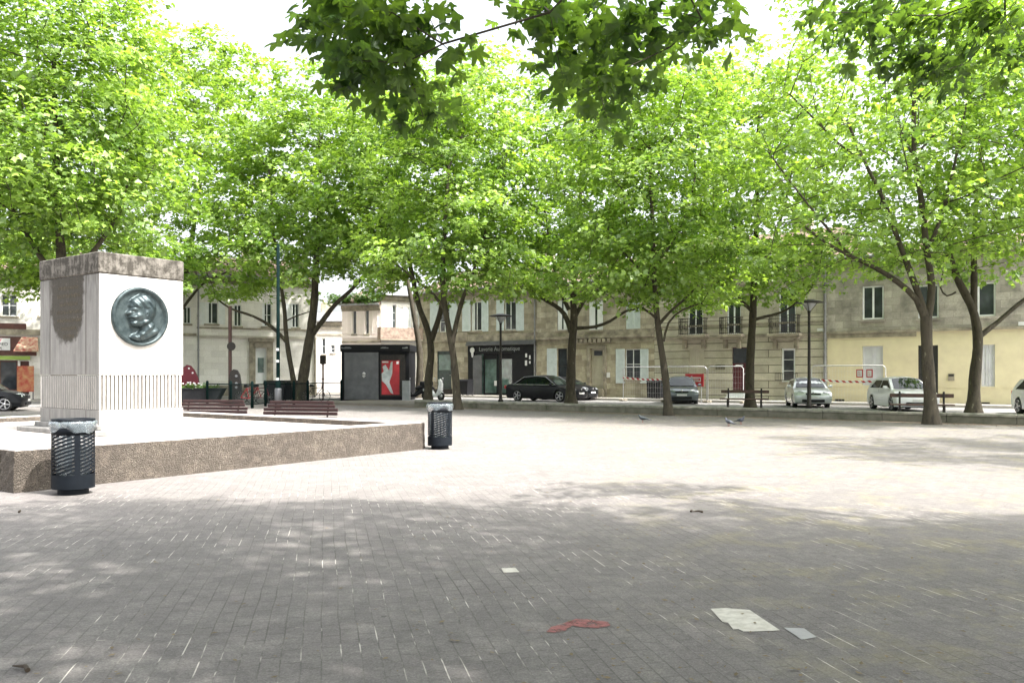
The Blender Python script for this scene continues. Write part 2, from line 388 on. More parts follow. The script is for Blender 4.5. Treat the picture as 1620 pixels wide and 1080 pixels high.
def monument_mat(name, base, stain, cap=False):
    m, nt, bs = newmat(name); v = objco(nt)
    f = noise(nt, v, 5, 8, .7)
    col = ramp(nt, f, [(.38, base), (.66, tuple(x * .82 for x in base))])
    mp = nt.nodes.new('ShaderNodeMapping'); mp.inputs['Scale'].default_value = (5, 5, .55); nt.links.new(v, mp.inputs[0])
    streak = noise(nt, mp.outputs[0], 2.2, 6, .7)
    sp = nt.nodes.new('ShaderNodeSeparateXYZ'); nt.links.new(v, sp.inputs[0])
    if cap:
        amt = ramp(nt, math_(nt, 'ADD', math_(nt, 'MULTIPLY', streak, .4), math_(nt, 'MULTIPLY', noise(nt, v, 6, 8, .75), .85)), [(.52, 0.15), (.68, .95)])
        col = mixc(nt, amt, col, stain)
    else:
        # weather stain: a tongue of black algae down the -y face, x -1.9..-.5, z 1.75..3.6
        x = math_(nt, 'ADD', sp.outputs[0], 1.22); wob = math_(nt, 'MULTIPLY', math_(nt, 'SUBTRACT', noise(nt, v, 6, 5), .5), .35)
        ax = math_(nt, 'ABSOLUTE', x)
        zr = math_(nt, 'SUBTRACT', 2.45, sp.outputs[2])               # >0 below the round end of the stain
        zr = math_(nt, 'MULTIPLY', math_(nt, 'MAXIMUM', zr, 0.0), .95)
        d = math_(nt, 'SQRT', math_(nt, 'ADD', math_(nt, 'POWER', ax, 2), math_(nt, 'POWER', zr, 2)))
        d = math_(nt, 'ADD', d, wob)
        tongue = ramp(nt, d, [(.60, 1), (.70, 0)])
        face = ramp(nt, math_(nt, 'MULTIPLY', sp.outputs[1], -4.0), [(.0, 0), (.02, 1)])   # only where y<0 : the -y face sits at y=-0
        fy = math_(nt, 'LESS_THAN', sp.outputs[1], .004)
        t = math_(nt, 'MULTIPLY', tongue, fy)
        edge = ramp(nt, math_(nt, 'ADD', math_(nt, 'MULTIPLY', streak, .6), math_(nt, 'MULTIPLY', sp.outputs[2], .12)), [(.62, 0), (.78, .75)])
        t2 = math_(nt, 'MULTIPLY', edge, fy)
        col = mixc(nt, math_(nt, 'MULTIPLY', fy, ramp(nt, noise(nt, mp.outputs[0], 1.6, 6, .7), [(.3, .65), (.7, .95)])), col, (.115, .115, .108))  # -y face darkened overall: algae grime plus shade painted into the colour
        col = mixc(nt, t2, col, tuple(x * 1.6 for x in stain))
        dotty = ramp(nt, noise(nt, v, 30, 3), [(.35, .97), (.72, .82)])
        col = mixc(nt, math_(nt, 'MULTIPLY', t, dotty), col, stain)
        low = ramp(nt, noise(nt, v, 9, 8, .8), [(.58, 0), (.72, .4)])
        col = mixc(nt, low, col, (.42, .36, .28))
    nt.links.new(col, bs.inputs['Base Color']); bs.inputs['Roughness'].default_value = .85
    bump(nt, f, bs, .008, .5); return m
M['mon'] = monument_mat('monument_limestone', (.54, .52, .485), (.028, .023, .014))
M['mon_cap'] = monument_mat('monument_cap', (.19, .175, .15), (.026, .022, .015), True)
def bronze():
    m, nt, bs = newmat('patinated_bronze'); v = objco(nt)
    col = ramp(nt, noise(nt, v, 9, 6, .6), [(.35, (.022, .035, .038)), (.65, (.06, .08, .082))])
    nt.links.new(col, bs.inputs['Base Color']); bs.inputs['Metallic'].default_value = .55; bs.inputs['Roughness'].default_value = .38
    bump(nt, noise(nt, v, 40, 4), bs, .004, .6); return m
M['bronze'] = bronze()
def tape_mat():
    m, nt, bs = newmat('red_white_tape'); v = objco(nt)
    sp = nt.nodes.new('ShaderNodeSeparateXYZ'); nt.links.new(v, sp.inputs[0])
    f = math_(nt, 'FRACT', math_(nt, 'MULTIPLY', math_(nt, 'ADD', sp.outputs[0], sp.outputs[2]), 3.3))
    nt.links.new(ramp(nt, f, [(.48, (.75, .74, .72)), (.52, (.42, .02, .03))]), bs.inputs['Base Color']); return m
M['headlamp'] = mat('headlamp_glass', (.20, .22, .23), .08, (.5, .52, .54), 9, spec=1.0)
M['tape'] = tape_mat(); M['gilt'] = mat('worn_gilt', (.075, .062, .038), .8)

# ---------------------------------------------------------------- text
def text_mesh(name, s, size, mat_, parent, loc, rot=(R(90), 0, 0), align='CENTER', ext=.004, width=None):
    cu = bpy.data.curves.new(name, 'FONT'); cu.body = s; cu.size = size; cu.extrude = ext; cu.align_x = align; cu.align_y = 'CENTER'
    t = bpy.data.objects.new(name, cu); COL.objects.link(t)
    dg = bpy.context.evaluated_depsgraph_get(); dg.update()
    me = bpy.data.meshes.new_from_object(t.evaluated_get(dg)); bpy.data.objects.remove(t)
    if width:
        xs = [v.co.x for v in me.vertices]; k = width / (max(xs) - min(xs))
        for v in me.vertices: v.co.x *= k
    me.materials.clear(); me.materials.append(mat_)
    o = bpy.data.objects.new(name, me); COL.objects.link(o); o.parent = parent; o.location = loc; o.rotation_euler = rot
    return o
# ================================================================ SETTING
FO = Vector((20, 41.7, 0))
MF = Frame(FO, -PHI)                       # the long facade line on the far side of the street
def sq(a, b, z=0):                          # a along the facade, b away from the camera, 0 = facade line
    return FO + E1 * a + E2 * b + Vector((0, 0, z))
g = MB(); g.add([(-3000, -1500, 0), (3000, -1500, 0), (3000, 4000, 0), (-3000, 4000, 0)], [(0, 1, 2, 3)])
tag(g.obj('ground', M['earth'], loc=(0, 0, -.02)), kind='structure')
def slab(name, pts, z0, z1, m, kind='structure'):
    b = MB(); n = len(pts)
    b.add([(p.x, p.y, z1) for p in pts] + [(p.x, p.y, z0) for p in pts], [tuple(range(n))] + [(i, n + i, n + (i+1) % n, (i+1) % n) for i in range(n)])
    return tag(b.obj(name, m), kind=kind)
WB = -14.85                                # line of the low wall round the square
b = MB(); p = [sq(-75, WB), sq(60, WB), sq(60, -75), sq(-75, -75)]
b.add([(q.x, q.y, 0) for q in p], [(3, 2, 1, 0)])
tag(b.obj('square_paving', M['paver']), kind='structure')
slab('terrace', [sq(60, WB + .3), sq(-28, WB + .3), sq(-28, -10.4), sq(60, -10.4)], -.02, .1, M['terrace'])
slab('street', [sq(60, -10.4), sq(-85, -10.4), sq(-85, -2.4), sq(60, -2.4)], -.02, .085, M['asphalt'])
slab('pavement', [sq(60, -2.4), sq(-30.5, -2.4), sq(-30.5, .2), sq(60, .2)], -.02, .21, M['pavement'])
b = MB()
for a0 in range(-30, 60, 1): 
    q = sq(a0, 0); Mx = Matrix.Translation(q) @ Matrix.Rotation(-PHI, 4, 'Z')
    b.bbox(.01, .99, -2.42, -2.28, .0, .222, .012, Mx)
tag(b.obj('kerb', M['pavement']), kind='structure')
# strip of dirt and leaf litter along the foot of the wall
b = MB(); rnd = random.Random(4); vs = []
for i in range(60):
    a = -26 + i * 1.1
    vs += [sq(a, WB), sq(a, WB - .45 - rnd.random() * .35)]
b.add([(v.x, v.y, .004) for v in vs], [(2*i, 2*i+1, 2*i+3, 2*i+2) for i in range(59)])
tag(b.obj('dirt_strip', M['dirt']), kind='structure')
# low wall closing the square
def low_wall():
    o = empty('low_wall', sq(Frame(sq(0, WB), -PHI).x(655), WB), -PHI, 'long low mossy concrete wall between the paved square and the street', 'wall')
    bw = MB(); cp = MB(); x = 0; rnd = random.Random(2)
    while x < 72:
        L = 2.0; bw.bbox(x, x + L - .012, 0.02, .30, -.02, .24, .01); cp.bbox(x, x + L - .008, -.01, .34, .24, .34 + rnd.uniform(-.006, .006), .018); x += L
    bw.obj('wall_body', M['wall_conc'], o); cp.obj('coping', mat('worn_coping', (.30, .29, .24), .95, (.13, .135, .10), 3, bmp=.008), o)
low_wall()
# patches in the paving
def at_ground(px, py): D = EYE * F / (py - HY); return P(px, py, D)
def patch(name, pts, m, z, label=None, cat=None, kind=None):
    q = [at_ground(*p) for p in pts]; b = MB(); b.add([(v.x, v.y, z) for v in q], [tuple(range(len(q)))])
    o = b.obj(name, m)
    if b.f and q: 
        if o.data.polygons[0].normal.z < 0: o.data.flip_normals()
    return tag(o, label, cat, kind=kind)
M['slab_pale'] = mat('pale_slab', (.62, .60, .53), .9, (.42, .40, .34), 14, bmp=.003)
M['slab_grey'] = mat('grey_slab', (.38, .38, .37), .9, (.3, .3, .29), 8, bmp=.003)
patch('pale_patch', [(1124, 963), (1150, 962), (1186, 965), (1234, 997), (1222, 998), (1176, 999), (1168, 995), (1160, 996), (1152, 985), (1143, 984)], M['slab_pale'], .004, kind='structure')
patch('grey_patch', [(1240, 993), (1272, 994), (1292, 1008), (1268, 1012), (1258, 1005)], M['slab_grey'], .004, kind='structure')
patch('small_patch', [(793, 899), (815, 898), (822, 905), (797, 906)], M['slab_pale'], .004, kind='structure')
M['graffiti'] = None
def graf():
    m, nt, bs = newmat('faded_red_paint'); v = objco(nt)
    bs.inputs['Base Color'].default_value = (.30, .12, .11, 1); bs.inputs['Roughness'].default_value = .9
    nt.links.new(ramp(nt, noise(nt, v, 13, 8, .8), [(.36, 0.0), (.52, .85)]), bs.inputs['Alpha']); return m
patch('red_mark', [(864, 1000), (872, 992), (895, 985), (912, 979), (930, 980), (962, 984), (966, 990), (945, 994), (918, 992), (905, 990), (893, 999), (876, 1001)], graf(), .005, kind='structure')

# ================================================================ HOUSES
class House:
    def __init__(s, fr, px0, px1, top, name, label, low, up=None, zs=99, depth=9, group=None, x0=None, x1=None, cat='house'):
        s.fr = fr; s.X0 = fr.x(px0) if x0 is None else x0; s.W = (fr.x(px1) if x1 is None else x1) - s.X0
        s.top = top; s.low = low; s.up = up or low; s.zs = zs; s.depth = depth
        s.root = empty(name, fr.w(s.X0), fr.a, label, cat, group); s.ops = []
    def x(s, px): return s.fr.x(px) - s.X0
    def z(s, px, py): return s.fr.z(px, py)
    def rect(s, a, b_, t, bt):
        m_ = (a + b_) / 2; return (s.x(a), s.x(b_), s.z(m_, bt), s.z(m_, t))
    def opening(s, r): s.ops.append(r); return r
    def build(s, rev=.2):
        xs = sorted({0, s.W} | {v for o in s.ops for v in o[:2]}); zs = sorted({0, s.top} | ({s.zs} if s.zs < s.top else set()) | {v for o in s.ops for v in o[2:]})
        b = MB()
        for i in range(len(xs) - 1):
            for k in range(len(zs) - 1):
                x0, x1, z0, z1 = xs[i], xs[i+1], zs[k], zs[k+1]; mx, mz = (x0 + x1) / 2, (z0 + z1) / 2
                if any(o[0] < mx < o[1] and o[2] < mz < o[3] for o in s.ops): continue
                b.cur = 0 if mz < s.zs else 1
                b.add([(x0, 0, z0), (x1, 0, z0), (x1, 0, z1), (x0, 0, z1)], [(0, 1, 2, 3)])
        for x0, x1, z0, z1 in s.ops:
            b.cur = 0 if (z0 + z1) / 2 < s.zs else 1
            b.add([(x0, 0, z0), (x1, 0, z0), (x1, 0, z1), (x0, 0, z1), (x0, rev, z0), (x1, rev, z0), (x1, rev, z1), (x0, rev, z1)],
                  [(0, 3, 7, 4), (1, 5, 6, 2), (3, 2, 6, 7), (0, 4, 5, 1)])
        b.cur = 1
        d = s.depth
        b.add([(0, rev, 0), (s.W, rev, 0), (s.W, d, 0), (0, d, 0), (0, rev, s.top), (s.W, rev, s.top), (s.W, d, s.top), (0, d, s.top)],
              [(4, 5, 6, 7), (0, 1, 5, 4), (1, 2, 6, 5), (2, 3, 7, 6), (3, 0, 4, 7)])
        b.add([(0, 0, 0), (0, rev, 0), (0, rev, s.top), (0, 0, s.top)], [(0, 3, 2, 1)])
        b.add([(s.W, 0, 0), (s.W, rev, 0), (s.W, rev, s.top), (s.W, 0, s.top)], [(0, 1, 2, 3)])
        b.add([(0, 0, s.top), (s.W, 0, s.top), (s.W, rev, s.top), (0, rev, s.top)], [(0, 1, 2, 3)])
        s.wall = b.obj('wall', [s.low, s.up], s.root); return s
    def roof(s, h=2.0, m=None, over=.35, chim=((.5, .5),)):
        W, d, t = s.W, s.depth, s.top + .02
        b = MB(); e = .12
        pr = [(-over, t), (-over, t + e), (d / 2, t + h + e), (d + over, t + e), (d + over, t)]
        n = 5; vs = [(0.01, y, z) for y, z in pr] + [(W - .01, y, z) for y, z in pr]
        b.add(vs, [tuple(range(n - 1, -1, -1)), tuple(range(n, 2 * n))] + [(i, (i + 1) % n, n + (i + 1) % n, n + i) for i in range(n)])
        r = b.obj('roof', m or M['tile'], s.root)
        b = MB(); b.tube([(0.02, -over - .06, t + .02), (W - .02, -over - .06, t + .02)], .075, 8); b.obj('gutter', M['zinc'], s.root)
        b = MB(); b.box(0.02, W - .02, -.22, -.003, s.top - .28, s.top - .012); b.box(.02, W - .02, -.12, -.003, s.top - .42, s.top - .285); b.obj('cornice', M['band'], s.root)
        for fx, hh in chim:
            c = MB(); c.bbox(W * fx - .5, W * fx + .5, d / 2 - .3, d / 2 + .3, t + h - .7, t + h + 1.0 * hh + .5, .02)
            for k in (-.25, .25): c.lathe([(.12, t + h + hh + .5), (.10, t + h + hh + .85), (.07, t + h + hh + .86)], 10, cx=W * fx + k, cy=d / 2)
            c.obj('chimney', M['stone_brown'], r)
        return s
    def band(s, z0, z1, out=.07, m=None, x0=0, x1=None, name='string_course'):
        b = MB(); b.box(x0 + .01, (x1 if x1 is not None else s.W) - .01, -out, -.003, z0, z1); return b.obj(name, m or M['band'], s.root)
    def window(s, r, cols=2, rows=3, fm=None, gm=None, sill=True, y=.1, fw=.055, sillm=None, curtain=False):
        x0, x1, z0, z1 = r; s.opening(r); e = .004; fm = fm or M['white_paint']
        b = MB(); x0 += e; x1 -= e; z0 += e; z1 -= e
        b.box(x0, x0 + fw, y, y + .06, z0, z1); b.box(x1 - fw, x1, y, y + .06, z0, z1)
        b.box(x0 + fw, x1 - fw, y, y + .06, z0, z0 + fw); b.box(x0 + fw, x1 - fw, y, y + .06, z1 - fw, z1)
        for i in range(1, cols):
            c = x0 + (x1 - x0) * i / cols; b.box(c - fw * .6, c + fw * .6, y + .004, y + .056, z0 + fw, z1 - fw)
        for k in range(1, rows):
            c = z0 + (z1 - z0) * k / rows; b.box(x0 + fw, x1 - fw, y + .012, y + .05, c - .016, c + .016)
        f = b.obj('window', fm, s.root)
        b = MB(); b.box(x0 + fw * .5, x1 - fw * .5, y + .03, y + .04, z0 + fw * .5, z1 - fw * .5); b.obj('pane', gm or M['glass'], f)
        if curtain:
            b = MB(); b.box(x0 + fw, x0 + (x1 - x0) * .28, y + .022, y + .027, z0 + fw, z1 - fw); b.obj('curtain', M['white_paint'], f)
        if sill:
            b = MB(); b.bbox(x0 - .1, x1 + .1, -.1, .12, z0 - .12, z0 - .008, .012); b.obj('sill', sillm or M['band'], f)
        return f
    def panel(s, r, name='door', m=None, y=.08, leaves=1, label=None, slats=False, glassed=None, step=0):
        x0, x1, z0, z1 = r; s.opening(r); e = .004; b = MB(); x0 += e; x1 -= e; z1 -= e
        wv = (x1 - x0) / leaves
        for i in range(leaves):
            a, c = x0 + wv * i + .006, x0 + wv * (i + 1) - .006
            b.box(a, c, y + .03, y + .07, z0, z1)
            fr = .09
            b.box(a, a + fr, y, y + .03, z0, z1); b.box(c - fr, c, y, y + .03, z0, z1)
            for zz in (z0, z0 + (z1 - z0) * .38, z1 - fr): b.box(a + fr, c - fr, y, y + .03, zz, zz + fr)
            if slats:
                n = int((z1 - z0) / .09)
                for k in range(n): b.box(a + fr, c - fr, y + .012, y + .03, z0 + fr + k * (z1 - z0 - 2 * fr) / n, z0 + fr + k * (z1 - z0 - 2 * fr) / n + .05)
        d = b.obj(name, m, s.root)
        if label: d['label'] = label
        if glassed:
            g0, g1 = glassed; b = MB(); b.box(x0 + .13, x1 - .13, y - .004, y + .028, z0 + (z1 - z0) * g0, z0 + (z1 - z0) * g1); b.obj('pane', M['glass_g'], d)
        if name == 'door':
            b = MB(); b.lathe([(0.001, 0), (.035, .0), (.04, .03), (0.001, .045)], 10, M=Matrix.Translation((x1 - .16, y, z0 + 1.0)) @ Matrix.Rotation(R(90), 4, 'X')); b.obj('handle', M['alloy'], d)
        return d
    def shutter(s, a, b_, t, bt, m=None, out=.045):
        x0, x1, z0, z1 = s.rect(a, b_, t, bt); b = MB(); fr = .07
        b.box(x0, x1, -out, -.006, z0, z1)
        b.box(x0, x0 + fr, -out - .02, -out, z0, z1); b.box(x1 - fr, x1, -out - .02, -out, z0, z1)
        for zz in (z0, z0 + (z1 - z0) * .45, z1 - fr): b.box(x0 + fr, x1 - fr, -out - .02, -out, zz, zz + fr)
        n = int((z1 - z0) / .1)
        for k in range(n):
            zz = z0 + fr + k * (z1 - z0 - 2 * fr) / n; b.box(x0 + fr, x1 - fr, -out - .012, -out, zz, zz + .045)
        return b.obj('shutter', m or M['shutter'], s.root)
    def pipe(s, px=None, z0=.21, z1=None, m=None, r=.055, x=None):
        xx = s.x(px) if x is None else x; b = MB(); b.tube([(xx, -.1, z0), (xx, -.1, (z1 or s.top) - .45), (xx, -.36, (z1 or s.top) - .1)], r, 8)
        for k in range(3): b.tube([(xx, -.1, 1 + 2.2 * k), (xx, -.1, 1.08 + 2.2 * k)], r + .014, 8)
        return b.obj('downpipe', m or M['zinc'], s.root)
    def steps(s, r, n=2, zb=.21, m=None, dp=.3):
        x0, x1, z0, _ = r; b = MB(); h = (z0 - zb) / n
        for k in range(n): b.box(x0 - .08, x1 + .08, -dp * (n - k), -.004, zb + h * k, zb + h * (k + 1) - .003)
        b.obj('doorstep', m or M['band'], s.root)

# ---- house 1: brown ashlar with the launderette
h = House(MF, 665, 849.5, 7.6, 'stone_house', 'brown ashlar house with the black launderette shopfront on its ground floor', M['stone_brown'])
h.window(h.rect(695, 711, 477, 525), 2, 3); h.shutter(681, 694, 477, 525); h.shutter(712, 724, 477, 525)
h.window(h.rect(745, 762, 477, 523), 2, 1, curtain=True); h.shutter(732, 744.5, 475, 524); h.shutter(762.5, 773, 475, 524)
h.window(h.rect(798, 816, 477, 522), 2, 1); h.shutter(786, 797.5, 475, 523); h.shutter(817, 829, 475, 523)
r = h.rect(691, 714, 555, 615); h.panel(r, 'door', M['green_door'], label='dark green door with a small glazed light above three steps', glassed=(.5, .9)); h.steps(r, 3, m=M['iron'])
# shopfront
X0, X1 = h.x(742), h.x(848); zt = h.z(795, 546); 
b = MB(); b.box(X0, X1, -.14, -.004, zt - .55, zt - .003); b.box(X0, X0 + .55, -.12, -.004, .21, zt - .55); b.box(X1 - 1.9, X1, -.12, -.004, .21, zt - .55)
sh = b.obj('shopfront', M['shop_black'], h.root)
op = (h.x(742) + .55, h.x(848) - 1.9, .212, zt - .55); h.opening(op)
xa, xb = op[0], op[1]
b = MB(); b.box(h.x(750), h.x(764), -.135, -.1, .24, h.z(757, 562)); b.obj('metal_panel', M['metal_grey'], sh)
b = MB()
for k, (u, v_) in enumerate(((h.x(765), h.x(787)), (h.x(788), h.x(822)))):
    b.box(u, u + .09, 0.0, .1, .22, zt - .56); b.box(v_ - .09, v_, 0, .1, .22, zt - .56); b.box(u + .09, v_ - .09, 0, .1, .22, .35); b.box(u + .09, v_ - .09, 0, .1, zt - .95, zt - .56)
b.obj('glazing_frame', M['shop_black'], sh)
b = MB(); b.box(xa + .01, xb - .01, .05, .06, .23, zt - .57); b.obj('shop_window', M['glass_g'], sh)
b = MB(); b.box(h.x(742) - .1, h.x(848) + .05, -.28, -.145, zt + .02, zt + .14); b.box(h.x(742) - .1, h.x(848) + .05, -.2, -.005, zt + .141, zt + .3)
b.obj('shop_cornice', M['metal_grey'], h.root)
text_mesh('lettering', 'Laverie Automatique', .42, M['grey_text'], sh, ((h.x(760) + h.x(824)) / 2, -.143, zt - .25), width=h.x(824) - h.x(760))
b = MB(); cx = h.x(749.5); cz = h.z(749.5, 554)
b.tube([(cx, -.15, cz), (cx, -.19, cz)], .2, 16); b.tube([(cx, -.15, cz - .2), (cx, -.17, cz - .5)], [.1, .04], 8); b.obj('round_emblem', M['text_white'], sh)
for (u, v_, t_, b_) in ((833, 835.5, 559, 565), (839, 841, 562, 568), (832.5, 835.5, 570, 578), (839, 841, 571, 575)):
    b = MB(); b.box(h.x(u), h.x(v_), -.15, -.121, h.z(u, b_), h.z(u, t_)); b.obj('small_notice', M['text_white'], sh)
b = MB(); b.box(h.x(782), h.x(786), -.02, -.005, h.z(784, 610), h.z(784, 602)); b.obj('door_notice', M['text_white'], sh)
h.band(h.z(700, 538) - .12, h.z(700, 527), .09, x1=h.x(741)); h.band(h.z(800, 541) , h.z(800, 527), .09, x0=h.x(741) + .01)
h.pipe(849.2, m=M['zinc'], x=h.W - .12); h.build(); h.roof(2.0, chim=((.3, .6), (.8, .4)))

# ---- house 2
h = House(MF, 849.5, 1035, 7.5, 'stone_house', 'ochre and brown ashlar house with a recessed cream door and pale open shutters', M['stone_ochre'], M['stone_brown'], 4.2)
for a, b_, c, d_ in ((881, 898, 475, 522), (931, 954, 475, 522)):
    f = h.window(h.rect(a, b_, c, d_), 1, 1, fm=M['white_paint'])
    m_ = (a + b_) / 2; x0, x1, z0, z1 = h.rect(a, b_, c, d_)
    b = MB(); b.box(x0 + .03, x0 + (x1 - x0) * .42, .06, .09, z0 + .03, z1 - .03); b.box(x1 - (x1 - x0) * .42, x1 - .03, .06, .09, z0 + .03, z1 - .03); b.obj('shutter', M['white_paint'], h.root)
h.panel(h.rect(990, 1013, 478, 521), 'shutter', M['shutter'], .04, 2, 'closed pale blue-grey shutters', slats=True)
h.window(h.rect(882, 897, 551, 606), 1, 2, fm=M['iron']); h.shutter(866, 881, 551, 606)
r = h.rect(934, 955, 551, 614); h.panel(r, 'door', M['cream'], .16, label='cream panelled door in a deep stone recess', glassed=None); h.steps(r, 1)
b = MB(); b.box(r[0] + .2, r[1] - .2, .13, .158, r[3] - .45, r[3] - .15); b.obj('door_light', M['glass'], h.root)
b = MB(); x0, x1, z0, z1 = r; b.box(x0 - .22, x0 - .004, -.09, -.004, .21, z1 + .2); b.box(x1 + .004, x1 + .22, -.09, -.004, .21, z1 + .2); b.box(x0, x1, -.09, -.004, z1 + .004, z1 + .2); b.obj('door_surround', M['band'], h.root)
h.window(h.rect(989, 1013, 552, 600), 2, 2, fm=M['white_paint'], fw=.04, curtain=False); h.shutter(975, 988.5, 552, 606, M['shutter']); h.shutter(1013.5, 1026, 552, 606)
b = MB(); b.box(h.x(959), h.x(965), -.03, -.004, h.z(962, 597), h.z(962, 589)); b.obj('house_plaque', M['text_white'], h.root)
zc = h.z(940, 533.5); h.band(zc - .05, zc + .08, .18); h.band(zc - .35, zc - .055, .06); h.band(zc + .085, zc + .45, .04)
b = MB()
for k in range(9): xx = h.x(905) + k * (h.x(970) - h.x(905)) / 9; b.box(xx, xx + .2, -.19, -.07, zc - .32, zc - .1)
b.obj('bracket', M['band'], h.root)
h.build(); h.roof(1.9, chim=((.7, .5),))

# ---- house 3: rusticated with balconies
h = House(MF, 1035, 1309, 8.1, 'stone_house', 'pale rusticated stone house with three iron balconies and a maroon door', M['stone_rust'], M['stone_up'], 4.9)
def balcony(h, pa, pb, pt, pbm):
    x0, x1 = h.x(pa), h.x(pb); m_ = (pa + pb) / 2; z0, z1 = h.z(m_, pbm), h.z(m_, pt)
    bl = MB(); bl.bbox(x0 - .1, x1 + .1, -.62, -.004, z0 - .16, z0, .02); bl.bbox(x0 - .02, x1 + .02, -.5, -.004, z0 - .28, z0 - .163, .02)
    for xx in (x0 + .1, x1 - .3): bl.prism([(0, 0), (0.2, 0), (.2, .5), (0, .5)], -.28, -.004, Matrix.Translation((xx, 0, z0 - .8)))
    o = bl.obj('balcony', M['band'], h.root)
    rb = MB(); rb.box(x0, x1, -.58, -.54, z1 - .04, z1); rb.box(x0, x1, -.58, -.54, z0 + .06, z0 + .09); rb.box(x0, x1, -.575, -.545, z1 - .2, z1 - .18)
    for xx in (x0, x1 - .04): rb.box(xx, xx + .04, -.54, -.005, z1 - .04, z1); rb.box(xx, xx + .04, -.54, -.005, z0 + .06, z0 + .09)
    n = max(8, int((x1 - x0) / .11))
    for k in range(n + 1):
        xx = x0 + (x1 - x0) * k / n; rb.box(xx - .009, xx + .009, -.569, -.551, z0, z1 - .04)
    for sx in (x0 + .01, x1 - .03):
        for k in range(4): rb.box(sx, sx + .018, -.54 + k * .13, -.522 + k * .13, z0, z1 - .04)
    for k in range(max(2, int((x1 - x0) / .3))):
        c = x0 + .15 + k * .3
        pts = [(c + .1 * math.cos(t), -.56, (z0 + z1) / 2 + .18 * math.sin(t)) for t in np.linspace(0, 6.283, 13)]; rb.tube(pts, .011, 5, False)
        pts = [(c + .05 * math.cos(t), -.56, (z0 + z1) / 2 - .22 + .07 * math.sin(t)) for t in np.linspace(0, 6.283, 9)]; rb.tube(pts, .01, 5, False)
    rb.obj('railing', M['iron'], o)
for (wa, wb, ba, bb, pt, pb, wt) in ((1088, 1112, 1080, 1120, 504, 530, 468), (1150, 1172, 1144, 1176, 502, 529, 466), (1232, 1259, 1222, 1267, 499, 528, 455)):
    m_ = (wa + wb) / 2
    h.window((h.x(wa), h.x(wb), h.z(m_, pb), h.z(m_, wt)), 2, 1, fm=M['white_paint'], sill=False, fw=.07); balcony(h, ba, bb, pt, pb)
h.panel(h.rect(1090, 1114, 552, 602), 'shutter', M['cream'], .05, 2, 'closed cream louvred shutters', slats=True)
r = h.rect(1158, 1182, 549, 619); h.panel(r, 'door', M['maroon_door'], .12, label='dark maroon door at the top of white steps'); h.steps(r, 3, m=M['white_paint'])
b = MB(); x0, x1, z0, z1 = r; b.box(x0, x1, .06, .115, z1 - .9, z1 - .85); b.box(x0 + .03, x1 - .03, .1, .118, z1 - .85, z1 - .05); b.obj('transom', M['glass'], h.root)
b = MB(); x0 = r[0] + (r[1] - r[0]) * .45; b.box(x0 - .22, x0 + .22, .09, .118, r[2] + 1.45, r[2] + 1.53); b.obj('letter_box', M['text_white'], h.root)
h.window(h.rect(1236, 1258, 551, 604), 1, 3, fm=M['white_paint'], fw=.1)
r = h.rect(1229, 1264, 590, 604); b = MB(); b.box(r[0], r[1], -.3, -.27, r[3] - .03, r[3]); b.box(r[0], r[1], -.3, -.27, r[2] + .08, r[2] + .11)
for k in range(13): xx = r[0] + (r[1] - r[0]) * k / 12; b.box(xx - .008, xx + .008, -.293, -.277, r[2] + .08, r[3])
b.obj('window_guard', M['iron'], h.root)
b = MB(); b.box(h.x(1132), h.x(1147), -.03, -.004, h.z(1140, 584), h.z(1140, 576.5)); b.obj('wall_plaque', mat('brass_plaque', (.12, .11, .07), .5), h.root)
b = MB(); b.box(h.x(1293), h.x(1305), -.03, -.004, h.z(1299, 524), h.z(1299, 519)); b.obj('street_plate', M['text_white'], h.root)
zc = h.z(1170, 533); h.band(zc - .04, zc + .1, .12, M['band'])
h.band(h.z(1270, 511), h.z(1270, 508), .05); h.band(h.z(1150, 452), h.z(1150, 449), .08)
h.pipe(x=h.W - .1, m=M['zinc'], r=.08); h.build(); h.roof(2.0, chim=((.25, .4), (.75, .7)))

# ---- house 4: yellow ground floor
h = House(MF, 1309, 1700, 7.7, 'stone_house', 'two-storey house with yellow rendered ground floor and grey weathered stone above', M['yellow'], M['stone_grey'], 3.82)
for a, b_, t_, b2 in ((1364, 1398, 452, 505), (1452, 1485, 450, 503), (1546, 1575, 446, 500)):
    h.window(h.rect(a, b_, t_, b2), 2 if a < 1500 else 1, 1, fm=M['white_paint'], fw=.08, sillm=M['stone_grey'])
h.panel(h.rect(1364, 1397, 547, 612), 'shutter', M['grey_shutter'], .08, 2, 'closed light grey double shutters', slats=False)
h.panel(h.rect(1552, 1574, 545, 612), 'shutter', M['grey_shutter'], .08, 2, 'closed light grey double shutters', slats=False)
r = h.rect(1452, 1484, 546, 622); h.panel(r, 'door', M['black_door'], .12, 2, 'black double door'); h.steps(r, 1)
b = MB(); b.box(h.x(1500), h.x(1510), -.05, -.004, h.z(1505, 602), h.z(1505, 591)); mb = b.obj('letter_box', M['band'], h.root)
b = MB(); b.box(h.x(1501), h.x(1509), -.06, -.05, h.z(1505, 595), h.z(1505, 592)); b.obj('slot', M['iron'], mb)
for a, b_, t_, b2 in ((1321, 1336, 631, 636), (1551, 1566, 636, 642)):
    m_ = (a + b_) / 2; bb = MB(); bb.box(h.x(a), h.x(b_), -.02, -.004, h.z(m_, b2), h.z(m_, t_)); bb.obj('cellar_vent', M['iron'], h.root)
h.band(3.78, 3.90, .12, M['band'], x1=None); h.band(3.55, 3.775, .05, M['band'], x1=h.x(1450))
h.band(h.z(1400, 611) - .02, h.z(1400, 610) + .02, .02, M['yellow'], x1=h.x(1451), name='dado_line'); h.band(h.z(1580, 613) - .02, h.z(1580, 612) + .02, .02, M['yellow'], x0=h.x(1486), name='dado_line')
